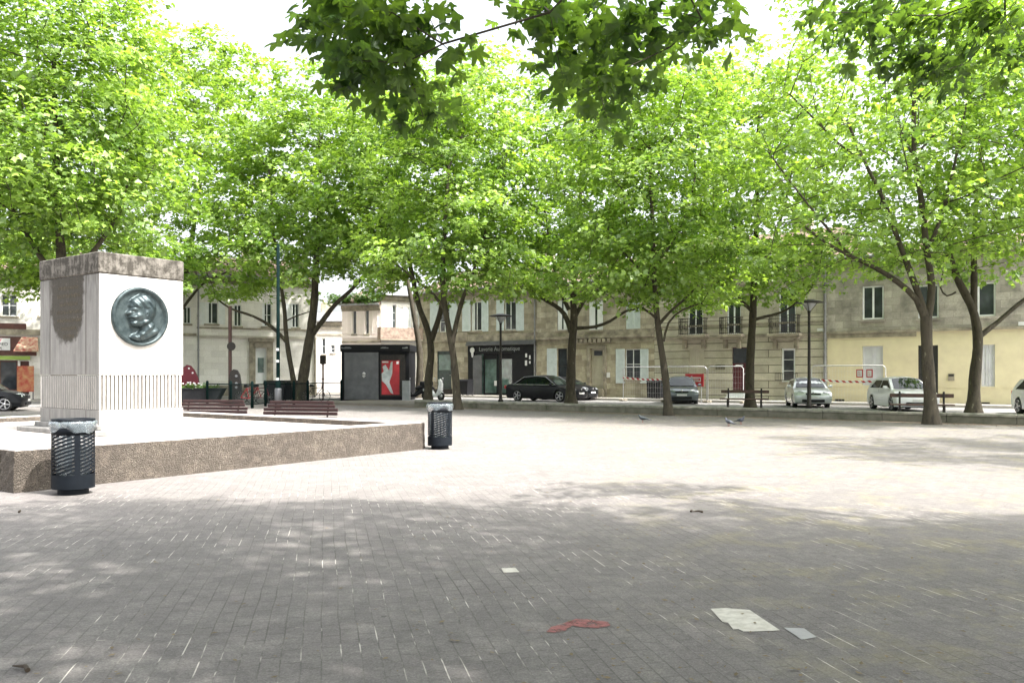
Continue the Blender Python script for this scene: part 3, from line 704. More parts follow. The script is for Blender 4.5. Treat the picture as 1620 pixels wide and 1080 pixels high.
b = MB(); b.box(h.x(1611), h.x(1622), -.03, -.004, h.z(1615, 515), h.z(1615, 509)); b.obj('street_plate', M['text_white'], h.root)
h.build(); h.roof(1.1, chim=((.4, .5),))
h = House(MF, 1700, 1950, 7.9, 'stone_house', 'weathered stone house past the yellow one, at the right edge of the photo', M['stone_rust'], M['stone_up'], 4.2)
for a in (1740, 1810, 1880): h.window(h.rect(a, a + 26, 440, 500), 2, 2); h.window(h.rect(a, a + 26, 545, 612), 2, 2)
h.build(); h.roof(1.9)

# ---- left row (white buildings across the side street)
LA = R(25.5); LP = Vector((-13.15, 57, 0)); LF = Frame(LP - Vector((math.cos(LA), math.sin(LA), 0)) * 32, LA)
h = House(LF, 311, 501, 8.0, 'townhouse', 'sunlit white stone townhouse behind the forked plane tree', M['white_wall'])
h.window(h.rect(325, 345, 478, 512), 2, 1, curtain=True); h.shutter(314, 324.5, 478, 513, M['white_paint']); h.shutter(345.5, 356, 478, 513, M['white_paint'])
h.window(h.rect(370, 382, 482, 516), 2, 1); h.window(h.rect(462, 473, 480, 518), 2, 2); h.shutter(452, 461.5, 480, 519, M['white_paint'])
h.window(h.rect(415, 430, 480, 516), 2, 2, curtain=True)
r = h.rect(405, 421, 550, 606); h.panel(r, 'door', M['white_paint'], .14, glassed=(.3, .72)); 
b = MB(); x0, x1, z0, z1 = r; b.box(x0 - .45, x0 - .05, -.1, -.004, .21, z1 + .4); b.box(x1 + .05, x1 + .45, -.1, -.004, .21, z1 + .4); b.box(x0 - .5, x1 + .5, -.25, -.004, z1 + .403, z1 + .65); b.box(x0 - .1, x1 + .1, -.16, -.004, z1 + .02, z1 + .4)
b.obj('door_surround', M['band'], h.root)
zc = h.z(350, 532); h.band(zc - .1, zc + .06, .12, mat('grey_moulding', (.5, .46, .4), .9)); zc2 = h.z(350, 519); h.band(zc2 - .05, zc2 + .05, .08)
h.pipe(x=.1, m=M['zinc']); h.pipe(x=h.W - .15, m=M['band']); h.band(.21, .9, .05, M['band'], x1=h.x(404) - .55, name='plinth'); h.band(.21, .9, .05, M['band'], x0=h.x(423) + .55, name='plinth')
h.build(); h.roof(1.8)
h = House(LF, 120, 311, 7.8, 'townhouse', 'white townhouse half hidden behind the stone monument', M['white_wall'])
h.window(h.rect(290, 302, 485, 512), 2, 1); h.window(h.rect(250, 268, 485, 512), 2, 1); h.window(h.rect(200, 216, 485, 512), 2, 1)
h.window(h.rect(255, 270, 550, 600), 2, 2); zc = h.z(200, 527); h.band(zc - .1, zc + .08, .1); h.build(); h.roof(1.8)
h = House(LF, -150, 120, 7.6, 'corner_shop', 'shop with brown fascia, lime band and white lettered sign left of the monument', M['white_wall'])
h.window(h.rect(2, 27, 466, 500), 2, 2); h.window(h.rect(-70, -40, 466, 500), 2, 2); h.window(h.rect(62, 80, 466, 500), 2, 2)
zc = h.z(20, 530); h.band(zc, zc + .35, .16); h.band(zc + .36, zc + .7, .08, M['shop_brown'], x0=h.x(-20), x1=h.x(42))
z1 = h.z(20, 532); x0, x1 = h.x(-140), h.x(58)
b = MB(); b.box(x0, x1, -.12, -.004, h.z(20, 562), z1 - .02); fa = b.obj('fascia', M['shop_brown'], h.root)
b = MB(); b.box(x0, h.x(48), -.22, -.124, h.z(20, 569), h.z(20, 563)); b.obj('lime_awning_bar', M['lime'], h.root)
r = (h.x(-120), h.x(28), h.z(10, 618), h.z(10, 570)); h.window(r, 5, 1, fm=M['shop_brown'], fw=.08)
r = h.rect(32, 46, 571, 634); h.panel(r, 'door', M['shop_brown'], .1)
b = MB(); sx0, sx1 = h.x(-32), h.x(16.5); sz0, sz1 = h.z(5, 554), h.z(5, 535); b.box(sx0, sx1, -.18, -.124, sz0, sz1); sg = b.obj('sign_board', M['text_white'], h.root)
hh = (sz1 - sz0) / 3; cx = sx1 - .1
text_mesh('red_lettering', 'KEY', hh * 1.1, M['red'], sg, (cx - .3, -.186, sz1 - hh * .55), align='RIGHT')
text_mesh('black_lettering', 'GOURMED', hh * 1.1, M['iron'], sg, (cx, -.186, sz1 - hh * 1.5), align='RIGHT')
text_mesh('black_lettering', 'BAR', hh * 1.1, M['iron'], sg, (cx - .3, -.186, sz0 + hh * .5), align='RIGHT')
b = MB(); ax0, ax1 = h.x(27), h.x(60); az0, az1 = h.z(40, 554), h.z(40, 533)
b.add([(ax0 + .25, -.13, az1), (ax1, -.13, az1), (ax1 + .1, -.85, az0), (ax0 - .1, -.85, az0), (ax0 - .1, -.85, az0 - .1), (ax1 + .1, -.85, az0 - .1)], [(0, 3, 2, 1), (3, 4, 5, 2)])
aw = b.obj('awning', mat('printed_awning', (.35, .06, .05), .8, (.6, .5, .35), 5), h.root)
b = MB(); b.box(h.x(30), h.x(56), -1.0, -.94, h.z(40, 619), h.z(40, 579)); pb = b.obj('poster_panel', mat('red_orange_poster', (.40, .05, .03), .5, (.5, .28, .12), 3.5), h.root)
b = MB(); b.box(h.x(30), h.x(31.5), -1.0, -.94, .1, h.z(40, 619) - .005); b.box(h.x(54), h.x(55.5), -1.0, -.94, .1, h.z(40, 619) - .005); b.obj('post', M['iron'], pb)
h.build(); h.roof(1.8)
h = House(LF, 0, 0, 7.9, 'townhouse', 'white townhouse closing the left row, past the corner shop', M['white_wall'], x0=-9, x1=LF.x(-150) - .02)
for k in range(5):
    xx = 1.5 + k * (h.W - 3) / 4.6
    if xx + 1.1 < h.W: h.window((xx, xx + 1.0, 4.9, 6.6), 2, 2); h.window((xx, xx + 1.0, 1.2, 3.2), 2, 2)
h.band(4.0, 4.2, .1); h.build(); h.roof(1.8)
# pavement in front of the left row
q = [LF.w(-5, 0), LF.w(33.5, 0), LF.w(33.5, -2.6), LF.w(-5, -2.6)]
slab('pavement', q, -.02, .16, M['pavement'])
slab('street', [LF.w(-5, -2.6), LF.w(36, -2.6), LF.w(36, -11), LF.w(-5, -9.5)], -.02, .05, M['asphalt'])

# ---- pale corner house
CA = R(29); CO = Vector((-9.55, 60.0, 0)); CF = Frame(CO, CA)
h = House(CF, 604, 665, 7.4, 'corner_house', 'white corner house with a brown balcony above the black kiosk', M['white_wall'], x0=0, depth=6)
h.panel(h.rect(631, 637, 486, 519), 'shutter', M['white_paint'], .05, 1, slats=True); h.panel(h.rect(644, 651, 486, 519), 'shutter', M['white_paint'], .05, 1, slats=True)
h.window(h.rect(621, 627, 482, 519), 1, 3, fm=M['grey_shutter'], sill=False); h.window(h.rect(653, 658, 484, 519), 1, 3, fm=M['grey_shutter'], sill=False)
z0, z1 = h.z(634, 537), h.z(634, 519)
b = MB(); b.box(-.3, h.W - .1, -.7, -.004, z0 - .1, z0); bal = b.obj('balcony', M['band'], h.root)
b = MB(); b.box(-.3, h.W - .1, -.7, -.64, z0, z1); b.box(-.3, -.24, -.64, -.004, z0, z1); b.obj('parapet', mat('brown_parapet', (.20, .14, .11), .9, (.38, .30, .24), 4), bal)
h.band(h.z(650, 541) - .04, h.z(650, 541) + .04, .06, M['grey_shutter']); h.pipe(x=h.W - .2, m=M['white_paint'])
h.build(); h.roof(.7, M['zinc'], chim=((.5, .2),))
DF = Frame(CO - Vector((4.6, 0, 0)) + Vector((0, 1.3, 0)), math.atan2(-1.3, 4.6))
h = House(DF, 541, 604, h.z(600, 482), 'corner_house', 'pale pink house with narrow louvred shutters, left of the brown balcony', M['pink_wall'], x1=math.hypot(4.6, 1.3), depth=6)
for a in (558, 578, 599):
    r = h.rect(a, a + 5.5, 491 + (558 - a) * .03, 528)
    if r[1] < h.W - .1: h.window(r, 1, 1, fm=M['grey_shutter'], sill=True, fw=.03)
    h.shutter(a - 10, a - 1, 490, 528, M['pink_wall']) ; 
zc = h.z(575, 533); h.band(zc - .05, zc + .1, .08, M['pink_wall']); zc = h.z(575, 541); h.band(zc - .05, zc + .08, .12, M['band'])
h.build(); h.roof(1.2, chim=((.6, .3),)); pink = h
# house at the end of the side street
EF = Frame((-19.5, 74), R(4))
h = House(EF, 470, 545, EF.z(520, 509), 'far_house', 'low pale house closing the gap of the side street beside the traffic light', M['white_wall'], depth=7)
h.window(h.rect(523, 530, 545, 558), 1, 2); h.window(h.rect(509, 515, 535, 560), 1, 2); h.window(h.rect(485, 493, 530, 560), 2, 2)
h.band(h.z(520, 519) - .1, h.z(520, 519) + .1, .2); h.band(h.z(520, 529) - .1, h.z(520, 529) + .06, .1); h.build(); h.roof(1.0, M['zinc'])
# ================================================================ TREES
LEAF_MID = (np.array([[0,0,0],[.42,-.50,-.10],[.60,-.20,.02],[1,0,-.12],[.60,.20,.02],[.42,.50,-.10]]), [(0,1,2),(0,2,3),(0,3,4),(0,4,5)])
LEAF_FAR = (np.array([[0,0,0],[.5,-.42,-.06],[1,0,-.1],[.5,.42,-.06]]), [(0,1,2),(0,2,3)])
_ang = [180, 128, 112, 92, 78, 60, 46, 34, 20, 10, 0]; _rad = [.36, .52, .66, .54, .44, .78, .88, .72, .50, .86, 1.08]
_pts = [(0, 0, 0.02)]
for a_, r_ in zip(_ang, _rad): _pts.append((.0 + r_ * math.cos(R(a_)) * .62 + .3, -r_ * math.sin(R(a_)) * .62, .06 * math.cos(3 * R(a_)) - .26 * r_ * r_))
for a_, r_ in list(zip(_ang, _rad))[-2:0:-1]: _pts.append((.0 + r_ * math.cos(R(a_)) * .62 + .3, r_ * math.sin(R(a_)) * .62, .06 * math.cos(3 * R(a_)) - .26 * r_ * r_))
_pts[0] = (.3, 0, .03)
LEAF_BIG = (np.array(_pts), [(0, i, i % (len(_pts) - 1) + 1) for i in range(1, len(_pts))])

def leaves_mesh(name, cen, spread, counts, size, tmpl, mat_, parent, seed, center=None, droop=.25, tintb=None, tilt=.42):
    rg = np.random.default_rng(seed)
    T, TF = tmpl; T = T.astype(np.float64); nt_ = len(T)
    idx = np.repeat(np.arange(len(cen)), counts)
    n = len(idx)
    g = rg.normal(size=(n, 3)); g /= np.maximum(1, np.linalg.norm(g, axis=1, keepdims=True) / 1.6)
    pos = cen[idx] + g * spread[idx]
    if center is not None:
        out = pos - center; out[:, 2] *= .3; out /= np.linalg.norm(out, axis=1, keepdims=True) + 1e-6
    else: out = np.zeros((n, 3))
    nr = rg.normal(size=(n, 3)) * tilt + out * .35 + np.array([0, 0, .9]); nr /= np.linalg.norm(nr, axis=1, keepdims=True)
    d = rg.normal(size=(n, 3)) + out * .6 + np.array([0, 0, -droop]); d -= nr * (d * nr).sum(1, keepdims=True); d /= np.linalg.norm(d, axis=1, keepdims=True)
    b = np.cross(nr, d)
    s = size * (1.22 if tmpl is not LEAF_BIG else 1) * rg.uniform(.6, 1.35, n)
    V = pos[:, None, :] + s[:, None, None] * (T[None, :, 0:1] * d[:, None, :] + T[None, :, 1:2] * b[:, None, :] + T[None, :, 2:3] * nr[:, None, :])
    V = V.reshape(-1, 3).astype(np.float32)
    TFa = np.array(TF); Fc = (TFa[None] + (np.arange(n) * nt_)[:, None, None]).reshape(-1, 3).astype(np.int32)
    me = bpy.data.meshes.new(name); me.vertices.add(len(V)); me.vertices.foreach_set('co', V.ravel())
    me.loops.add(Fc.size); me.loops.foreach_set('vertex_index', Fc.ravel())
    me.polygons.add(len(Fc)); me.polygons.foreach_set('loop_start', np.arange(0, Fc.size, 3, dtype=np.int32)); me.polygons.foreach_set('loop_total', np.full(len(Fc), 3, np.int32))
    cb = rg.uniform(0, .55, len(cen))
    if tintb is not None: cb = cb * .6 + tintb
    tint = np.clip(cb[idx] + rg.uniform(0, .45, n), 0, 1).astype(np.float32)
    at = me.attributes.new('tint', 'FLOAT', 'FACE'); at.data.foreach_set('value', np.repeat(tint, len(TF)))
    me.materials.append(mat_); me.update(calc_edges=True); me.validate()
    o = bpy.data.objects.new(name, me); COL.objects.link(o); o.parent = parent
    return o

def sample_crown(blobs, n, mind, rg, ok=None):
    pts = []
    tries = 0; vols = np.array([b_[3] * b_[4] * b_[5] for b_ in blobs]); pr = vols / vols.sum()
    while len(pts) < n and tries < n * 60:
        tries += 1
        c = blobs[rg.choice(len(blobs), p=pr)]
        u = rg.normal(size=3); u /= np.linalg.norm(u)
        r = rg.uniform(0, 1) ** (1 / 3.6)
        # uneven outline
        k = 1 + .14 * math.sin(5 * u[0] + c[0]) + .12 * math.sin(7 * u[1] + 4 * u[2] + c[2])
        p = np.array(c[:3]) + u * r * np.array(c[3:6]) * k
        if p[2] < c[2] - c[5] * .82 : continue
        if ok is not None and not ok(p): continue
        if pts and np.min(np.linalg.norm(np.array(pts) - p, axis=1)) < mind: continue
        pts.append(p)
    return np.array(pts)

def plane_tree(label, D, base_px, limbs, blobs, n=260, lpc=85, size=.19, seed=1, tw=.011, maxr=.2, tmpl=LEAF_MID, mind=.72, clump=(.50, .50, .22), bx=None, group='plane trees round the square', ok=None, extra=None, base_z=0., lm=None, droop=.25):
    rg = np.random.default_rng(seed); rnd = random.Random(seed)
    base = P(base_px, HY, D) if bx is None else Vector(bx); base.z = base_z
    root = empty('plane_tree', base, 0, label, 'tree', group)
    B = np.array(base)
    mb = MB(); nodes = []; rad = []; par = []; fixed = []
    for li, (pts, r0, r1) in enumerate(limbs):
        ws = []
        for q in pts:
            dy = q[2] if len(q) > 2 else 0
            ws.append(P(q[0], q[1], D + dy) - base if bx is None else Vector(q))
        if li == 0: ws[0].z = -.05
        # smooth resample
        fine = []
        for i in range(len(ws) - 1):
            p0 = ws[max(i-1, 0)]; p1 = ws[i]; p2 = ws[i+1]; p3 = ws[min(i+2, len(ws)-1)]
            m = max(2, int((p2 - p1).length / .35))
            for k in range(m):
                t = k / m
                fine.append(.5 * ((2*p1) + (p2 - p0) * t + (2*p0 - 5*p1 + 4*p2 - p3) * t*t + (3*p1 - p0 - 3*p2 + p3) * t*t*t))
        fine.append(ws[-1])
        rr = []
        for i, p in enumerate(fine):
            t = i / (len(fine) - 1); r = r0 + (r1 - r0) * t ** .8
            if li == 0: r *= 1 + .55 * math.exp(-max(p.z, 0) / .28)
            rr.append(r * (1 + .05 * math.sin(i * 1.7 + li)))
        mb.tube(fine, rr, 12 if r0 > .1 else 8)
        prev = -1
        for i, p in enumerate(fine):
            if i % 2 == 0 and (p.z > 3.2):
                nodes.append(np.array(p)); rad.append(rr[i]); par.append(prev); fixed.append(True); prev = len(nodes) - 1
    bl = [tuple(np.array(b_[:3]) - B) + tuple(b_[3:]) for b_ in blobs]
    cl = sample_crown(bl, n, mind, rg, (lambda p: ok(p + B)) if ok else None)
    if extra is not None and len(extra):
        cl = np.vstack([cl, np.array([np.array(e[:3]) - B for e in extra])])
    if not nodes: nodes.append(np.array([0, 0, 4.0])); rad.append(.15); par.append(-1); fixed.append(True)
    top = np.mean(np.array(nodes), axis=0)
    order = np.argsort(np.linalg.norm(cl - top, axis=1))
    NP_ = np.array(nodes); cost = np.zeros(len(nodes)); child_edges = []
    nodes = list(nodes); cost = list(cost)
    for i in order:
        c = cl[i]; A = np.array(nodes); dd = np.linalg.norm(A - c, axis=1)
        up = np.maximum(0, A[:, 2] - c[2]) * .35          # prefer to grow upwards and outwards
        k = int(np.argmin(dd + .35 * np.array(cost) + up))
        s = nodes[k]; L = dd[k]; m = max(1, int(L / .9)); last = k
        for j in range(1, m + 1):
            t = j / m; p = s + (c - s) * t
            if j < m: p = p + rg.normal(size=3) * .09 * L ** .5 + np.array([0, 0, .10 * L * math.sin(math.pi * t) * .5])
            nodes.append(p); cost.append(cost[last] + L / m); rad.append(0); par.append(last); fixed.append(False); last = len(nodes) - 1
    # pipe model radii
    acc = [0.0] * len(nodes); 
    for i in range(len(nodes) - 1, -1, -1):
        if fixed[i]: continue
        if acc[i] == 0: acc[i] = tw ** 2.3
        rad[i] = min(maxr, acc[i] ** (1 / 2.3))
        if not fixed[par[i]]: acc[par[i]] += acc[i]
    kids = {}
    for i in range(len(nodes)):
        if not fixed[i]: kids.setdefault(par[i], []).append(i)
    done = set()
    for i in range(len(nodes)):
        if fixed[i] or i in done: continue
        if not (fixed[par[i]] or (kids[par[i]] and max(kids[par[i]], key=lambda q: rad[q]) != i)): continue
        pr_ = min(rad[par[i]], rad[i] * 1.25) if rad[par[i]] else rad[i]
        chain = [nodes[par[i]], nodes[i]]; rs = [pr_, rad[i]]; cur = i; done.add(i)
        while cur in kids:
            cur = max(kids[cur], key=lambda q: rad[q]); chain.append(nodes[cur]); rs.append(rad[cur]); done.add(cur)
        mb.tube(chain, [max(r, .008 if maxr > .1 else .004) for r in rs], 5 if rs[0] < .05 else 7, False)
    mb.obj('trunk', M['bark'], root)
    ctr = cl.mean(axis=0)
    cnt = np.maximum(8, (rg.uniform(.35, 1.5, len(cl)) * lpc * (.82 if tmpl is not LEAF_BIG else 1)).astype(int))
    # twigs: extra leaves along the outer edges
    spread = np.tile(np.array(clump), (len(cl), 1)) * rg.uniform(.7, 1.35, (len(cl), 1))
    if extra is not None and len(extra):
        ne = len(extra); spread[-ne:] = np.array([e[3:6] for e in extra]); cnt[-ne:] = [int(e[6]) for e in extra]
    tip = np.array([nodes[i] for i in range(len(nodes)) if not fixed[i] and rad[i] < .035]) if len(nodes) else cl
    tips = tip[rg.choice(len(tip), min(len(tip), int(len(cl) * .8)), replace=False)] if len(tip) else cl[:0]
    if ok is not None and len(tips): tips = np.array([t for t in tips if ok(t + B)] or [cl[0]])
    cen = np.vstack([cl, tips]); sp = np.vstack([spread, np.tile([.32, .32, .2], (len(tips), 1))]); ct = np.concatenate([cnt, np.full(len(tips), int(lpc * .22))])
    leaves_mesh('crown', cen, sp, ct, size, tmpl, lm or M['leaf'], root, seed + 50, ctr, droop)
    return root

def blob(px, py, D, rx, ry, rz): p = P(px, py, D); return (p.x, p.y, p.z, rx, ry, rz)
if True:
    plane_tree('forked plane tree behind the maroon benches, two stems parting at its foot', 47, 471,
        [([(473,650),(477,615),(484,570),(492,520),(497,480),(500,420),(505,330),(507,220,1)], .33, .07),
         ([(471,640),(464,600),(456,555),(452,520),(450,490),(443,440),(432,360),(425,260)], .17, .05),
         ([(453,540),(430,517),(400,500),(365,488),(340,470)], .12, .04),
         ([(495,528),(512,505),(530,482),(552,462),(572,440),(598,400),(615,340)], .16, .05),
         ([(452,508),(468,500),(490,493)], .05, .03)],
        [blob(480, 285, 47, 5.6, 5.2, 5.6), blob(440, 395, 46, 4.6, 4.2, 2.6), blob(560, 380, 47, 3.4, 3.6, 2.8), blob(470, 180, 48, 4, 4, 3)], n=330, lpc=68, size=.22, seed=11)
    plane_tree('plane tree forking beside the motorbikes, left of the mossy trunk', 44, 676,
        [([(677,655),(678,600),(682,555),(676,520),(664,488),(655,450),(642,380),(632,300)], .25, .06),
         ([(682,538),(692,510),(701,475),(712,420),(722,330)], .17, .05)],
        [blob(645, 280, 44, 4.9, 4.6, 5.2), blob(620, 390, 44, 3.9, 3.6, 2.2), blob(650, 185, 45, 3.4, 3.4, 2.8)], n=270, lpc=68, size=.215, seed=12)
    plane_tree('mossy forked plane tree right behind the farther litter bin', 38, 722,
        [([(724,660),(721,600),(716,555),(709,515),(703,480),(700,440),(704,360),(710,260)], .20, .06),
         ([(715,545),(722,510),(733,470),(752,420),(775,340)], .13, .04), ([(704,490),(685,465),(660,445),(630,420)], .09, .03)],
        [blob(740, 280, 38, 4.5, 4.5, 5.3), blob(730, 413, 38, 4.3, 3.9, 2.2), blob(820, 412, 38, 2.9, 3, 1.9), blob(735, 170, 38.5, 3.2, 3.2, 2.4)], n=300, lpc=70, size=.19, seed=13)
    plane_tree('thick plane tree in front of the cream door, its long low limb reaching right', 43, 903,
        [([(903,655),(903,600),(905,545),(908,505),(907,460),(912,400),(918,320),(920,240)], .29, .06),
         ([(904,525),(893,497),(876,482),(852,468),(830,440)], .16, .05),
         ([(912,519),(940,517),(965,508),(990,492),(1012,486),(1030,462),(1050,430)], .10, .035),
         ([(910,500),(926,472),(944,448),(960,400),(975,330)], .13, .04), ([(900,490),(885,455),(872,400),(860,320)], .12, .04)],
        [blob(905, 290, 43, 5.0, 4.9, 5.4), blob(900, 420, 43, 5.0, 4.2, 2.0), blob(900, 180, 43.5, 3.6, 3.6, 2.6)], n=320, lpc=68, size=.205, seed=14)
    plane_tree('slender plane tree standing before the low wall, in front of the dark grey car', 32.4, 1055,
        [([(1058,668),(1053,600),(1046,550),(1041,515),(1037,470),(1034,400),(1031,320),(1028,230)], .165, .05),
         ([(1041,515),(1060,493),(1080,476),(1104,452)], .07, .03), ([(1040,505),(1018,488),(996,485)], .06, .03),
         ([(1035,445),(1010,422),(985,398),(960,360)], .07, .03), ([(1035,420),(1062,385),(1085,340),(1100,280)], .07, .03), ([(1050,540),(1058,510),(1080,490),(1110,480)],.05,.03)],
        [blob(1040, 290, 32.4, 3.9, 3.9, 4.3), blob(1050, 422, 32.4, 4.0, 3.4, 1.9), blob(1040, 180, 32.6, 3.0, 3.0, 2.4)], n=290, lpc=78, size=.175, seed=15)
    plane_tree('straight plane tree in front of the maroon door, beside the park bench', 38, 1186,
        [([(1187,662),(1186,600),(1188,550),(1191,500),(1193,450),(1196,380),(1198,280),(1200,180)], .235, .06),
         ([(1191,506),(1210,501),(1236,494),(1262,478),(1285,455)], .09, .03), ([(1190,492),(1160,465),(1130,442),(1105,410)], .10, .03),
         ([(1194,430),(1220,390),(1240,330),(1255,260)], .10, .03), ([(1194,410),(1168,370),(1150,310),(1140,240)], .10, .03)],
        [blob(1195, 280, 38, 4.9, 4.6, 5.4), blob(1170, 430, 38, 4.8, 3.9, 1.8), blob(1320, 395, 37, 2.2, 2.6, 1.4), blob(1200, 175, 38.5, 3.6, 3.6, 2.4)], n=350, lpc=64, size=.19, seed=16, clump=(.44, .44, .2))
    plane_tree('tall plane tree before the low wall, beside the white hatchback and the right bench', 26.7, 1473,
        [([(1474,682),(1471,620),(1467,560),(1465,500)], .215, .17),
         ([(1465,512),(1450,474),(1420,446),(1385,424),(1345,405),(1310,386),(1275,360)], .12, .04),
         ([(1466,505),(1452,462),(1436,420),(1418,372),(1395,310),(1365,250),(1340,190)], .12, .04),
         ([(1467,512),(1474,455),(1466,395),(1458,320),(1447,250),(1446,170),(1452,60)], .13, .05),
         ([(1448,250),(1436,230),(1420,190)], .05, .03), ([(1447,245),(1468,225),(1490,200)], .05, .03), ([(1466,400),(1490,340),(1510,260),(1530,160)], .08, .03),
         ([(1368,252),(1330,230),(1290,190),(1250,150)], .05, .025), ([(1345,405),(1300,350),(1260,300),(1215,240)], .05, .025)],
        [blob(1440, 215, 26.7, 4.6, 4.5, 4.6), blob(1310, 375, 27, 3.1, 3.2, 2.0), blob(1340, 160, 27, 3.5, 3.3, 3.2), blob(1450, 385, 26.7, 3.2, 3.2, .9), blob(1230, 260, 28, 1.9, 2.2, 2.4)], n=270, lpc=50, size=.165, seed=17, mind=.85, clump=(.42, .42, .2))
    plane_tree('plane tree behind the wall with a bare limb slanting up past the right edge', 33, 1541,
        [([(1540,668),(1542,600),(1547,550),(1545,515),(1536,482),(1518,448),(1502,405),(1490,350),(1480,270)], .27, .06),
         ([(1552,530),(1580,508),(1610,482),(1650,452),(1690,420)], .11, .05),
         ([(1540,490),(1541,440),(1541,380),(1546,300),(1556,200)], .15, .05), ([(1512,462),(1498,468),(1488,455),(1492,430)], .04, .025),
         ([(1541,400),(1570,360),(1600,300),(1625,220)], .08, .03)],
        [blob(1570, 250, 33, 5.0, 4.8, 5.0), blob(1560, 385, 33, 4.2, 3.9, 1.6), blob(1580, 120, 33, 4.2, 4.2, 3.4)], n=310, lpc=62, size=.18, seed=18, clump=(.44, .44, .2))
    # left side
    plane_tree('big sunlit plane tree overhanging the monument from behind', 29, 110,
        [([(112,690),(110,600),(105,500),(98,420),(92,330),(88,220),(85,100)], .28, .07), ([(105,470),(140,410),(180,350),(205,280)], .14, .04), ([(104,460),(60,400),(20,330)], .14, .04)],
        [blob(85, 215, 29, 4.6, 4.4, 4.1), blob(80, 60, 29, 4.0, 4.0, 3.4), blob(165, 330, 28.5, 2.3, 2.6, 1.4), blob(5, 330, 29, 2.8, 3, 1.8), blob(200, 240, 29, 1.6, 2.2, 1.7)], n=420, lpc=85, size=.175, seed=19)
    plane_tree('tall plane tree with sparse top above the white townhouse', 52, 268,
        [([(270,660),(275,560),(285,480),(300,400),(315,300),(330,200)], .3, .06), ([(280,500),(320,450),(360,430)], .12, .04)],
        [blob(320, 300, 51, 5.8, 5.6, 5.8), blob(320, 425, 49, 5.6, 5, 2.5), blob(300, 160, 52, 4.6, 4.6, 4.2), blob(395, 330, 50, 3.2, 3.4, 5.2), blob(330, 95, 52, 3.2, 3.2, 1.6)], n=380, lpc=58, size=.235, seed=20)
    plane_tree('plane tree over the shop at the left edge, leaves hanging before its upper window', 43, 90,
        [([(90,650),(86,560),(78,480),(70,400),(66,300)], .28, .07)],
        [blob(40, 330, 43, 5.6, 5.2, 4.6), blob(35, 435, 42, 3.4, 3, 1.1), blob(110, 400, 44, 3.6, 3.6, 2.2), blob(215, 420, 44, 3.0, 3.4, 1.6)], n=300, lpc=70, size=.22, seed=21)
    # second line behind, fills the canopy
    plane_tree('plane tree farther back whose crown shows between the kiosk and the bright canopy', 54, 585,
        [([(662,655),(664,560),(655,500),(640,420),(620,330)], .26, .06)],
        [blob(575, 330, 54, 4.9, 4.8, 5.2), blob(580, 220, 54, 4, 4, 4)], n=130, lpc=55, size=.235, seed=22)
    # trees whose trunks stand outside the picture
    plane_tree('plane tree past the right edge, its outer leaves over the pale parked car', 26, 1800,
        [([(0,0,0),(0,0,3),(.1,.2,6),(0,.1,10)], .25, .07)], [(19.6, 26, 10.5, 5.2, 5, 5.6)], n=200, lpc=55, size=.19, seed=23, bx=(20.5, 25.6, 0))
    plane_tree('light-crowned plane tree standing out of frame on the right, shading the middle of the square', 14, 0,
        [([(0,0,0),(0,0,3),(.1,.2,6),(0,.1,9)], .22, .06)], [(15.8, 14.6, 8.8, 4.2, 4, 2.6)], n=95, lpc=60, size=.2, seed=24, bx=(17, 14.2, 0))
    # near trees: dark leaves at the top of the picture
    def hidden(p): return p[2] - .75 > EYE + (HY + 10) / F * max(p[1], 0) or abs(p[0]) > .64 * max(p[1], 0) + 1.2
    rg = np.random.default_rng(5); ex = []
    def hang(px, py, D, rx, rz, k):
        p = P(px, py, D); ex.append((p.x, p.y, p.z, rx * 1.2, rx, rz * 1.2, k * .95))
    for px, py, k in ((500,25,30),(530,60,34),(560,25,36),(590,55,40),(620,20,36),(650,45,34),(680,30,26),(700,70,16),(545,95,34),(575,110,34),(600,140,26),(640,100,24),(655,140,26),(690,165,24),(640,170,16),(670,185,10),(560,140,12),(720,90,6),(480,50,14),(540,10,30),(610,80,28)):
        hang(px, py, 8.0 + rg.uniform(-.5, .5), .16, .12, k)
    for px, py, k in ((800,10,14),(835,20,8),(870,20,22),(905,45,30),(940,20,30),(880,80,28),(915,100,34),(950,90,30),(945,130,30),(955,160,22),(960,185,12),(890,120,16),(980,50,26),(985,110,22),(1010,25,26),(1040,50,24),(1075,20,26),(1110,30,22),(1020,85,12),(1060,75,16),(1100,70,14),(1130,55,10),(1165,15,8),(990,10,24),(1120,5,14),(860,10,14),(1000,130,10)):
        hang(px, py, 8.3 + rg.uniform(-.5, .5), .16, .12, k)
    ex2 = []
    for px, py, k in ((1310,20,26),(1340,45,30),(1370,20,30),(1400,60,34),(1430,25,34),(1460,60,34),(1490,25,34),(1520,65,30),(1550,30,34),(1590,30,34),(1615,60,26),(1450,105,26),(1470,130,16),(1440,85,20),(1500,110,18),(1530,100,14),(1380,80,14),(1580,80,22),(1610,95,20),(1350,5,26),(1420,0,30),(1560,0,30),(1480,90,24)):
        p = P(px, py, 9.6 + rg.uniform(-.6, .6)); ex2.append((p.x, p.y, p.z, .2, .18, .13, k))
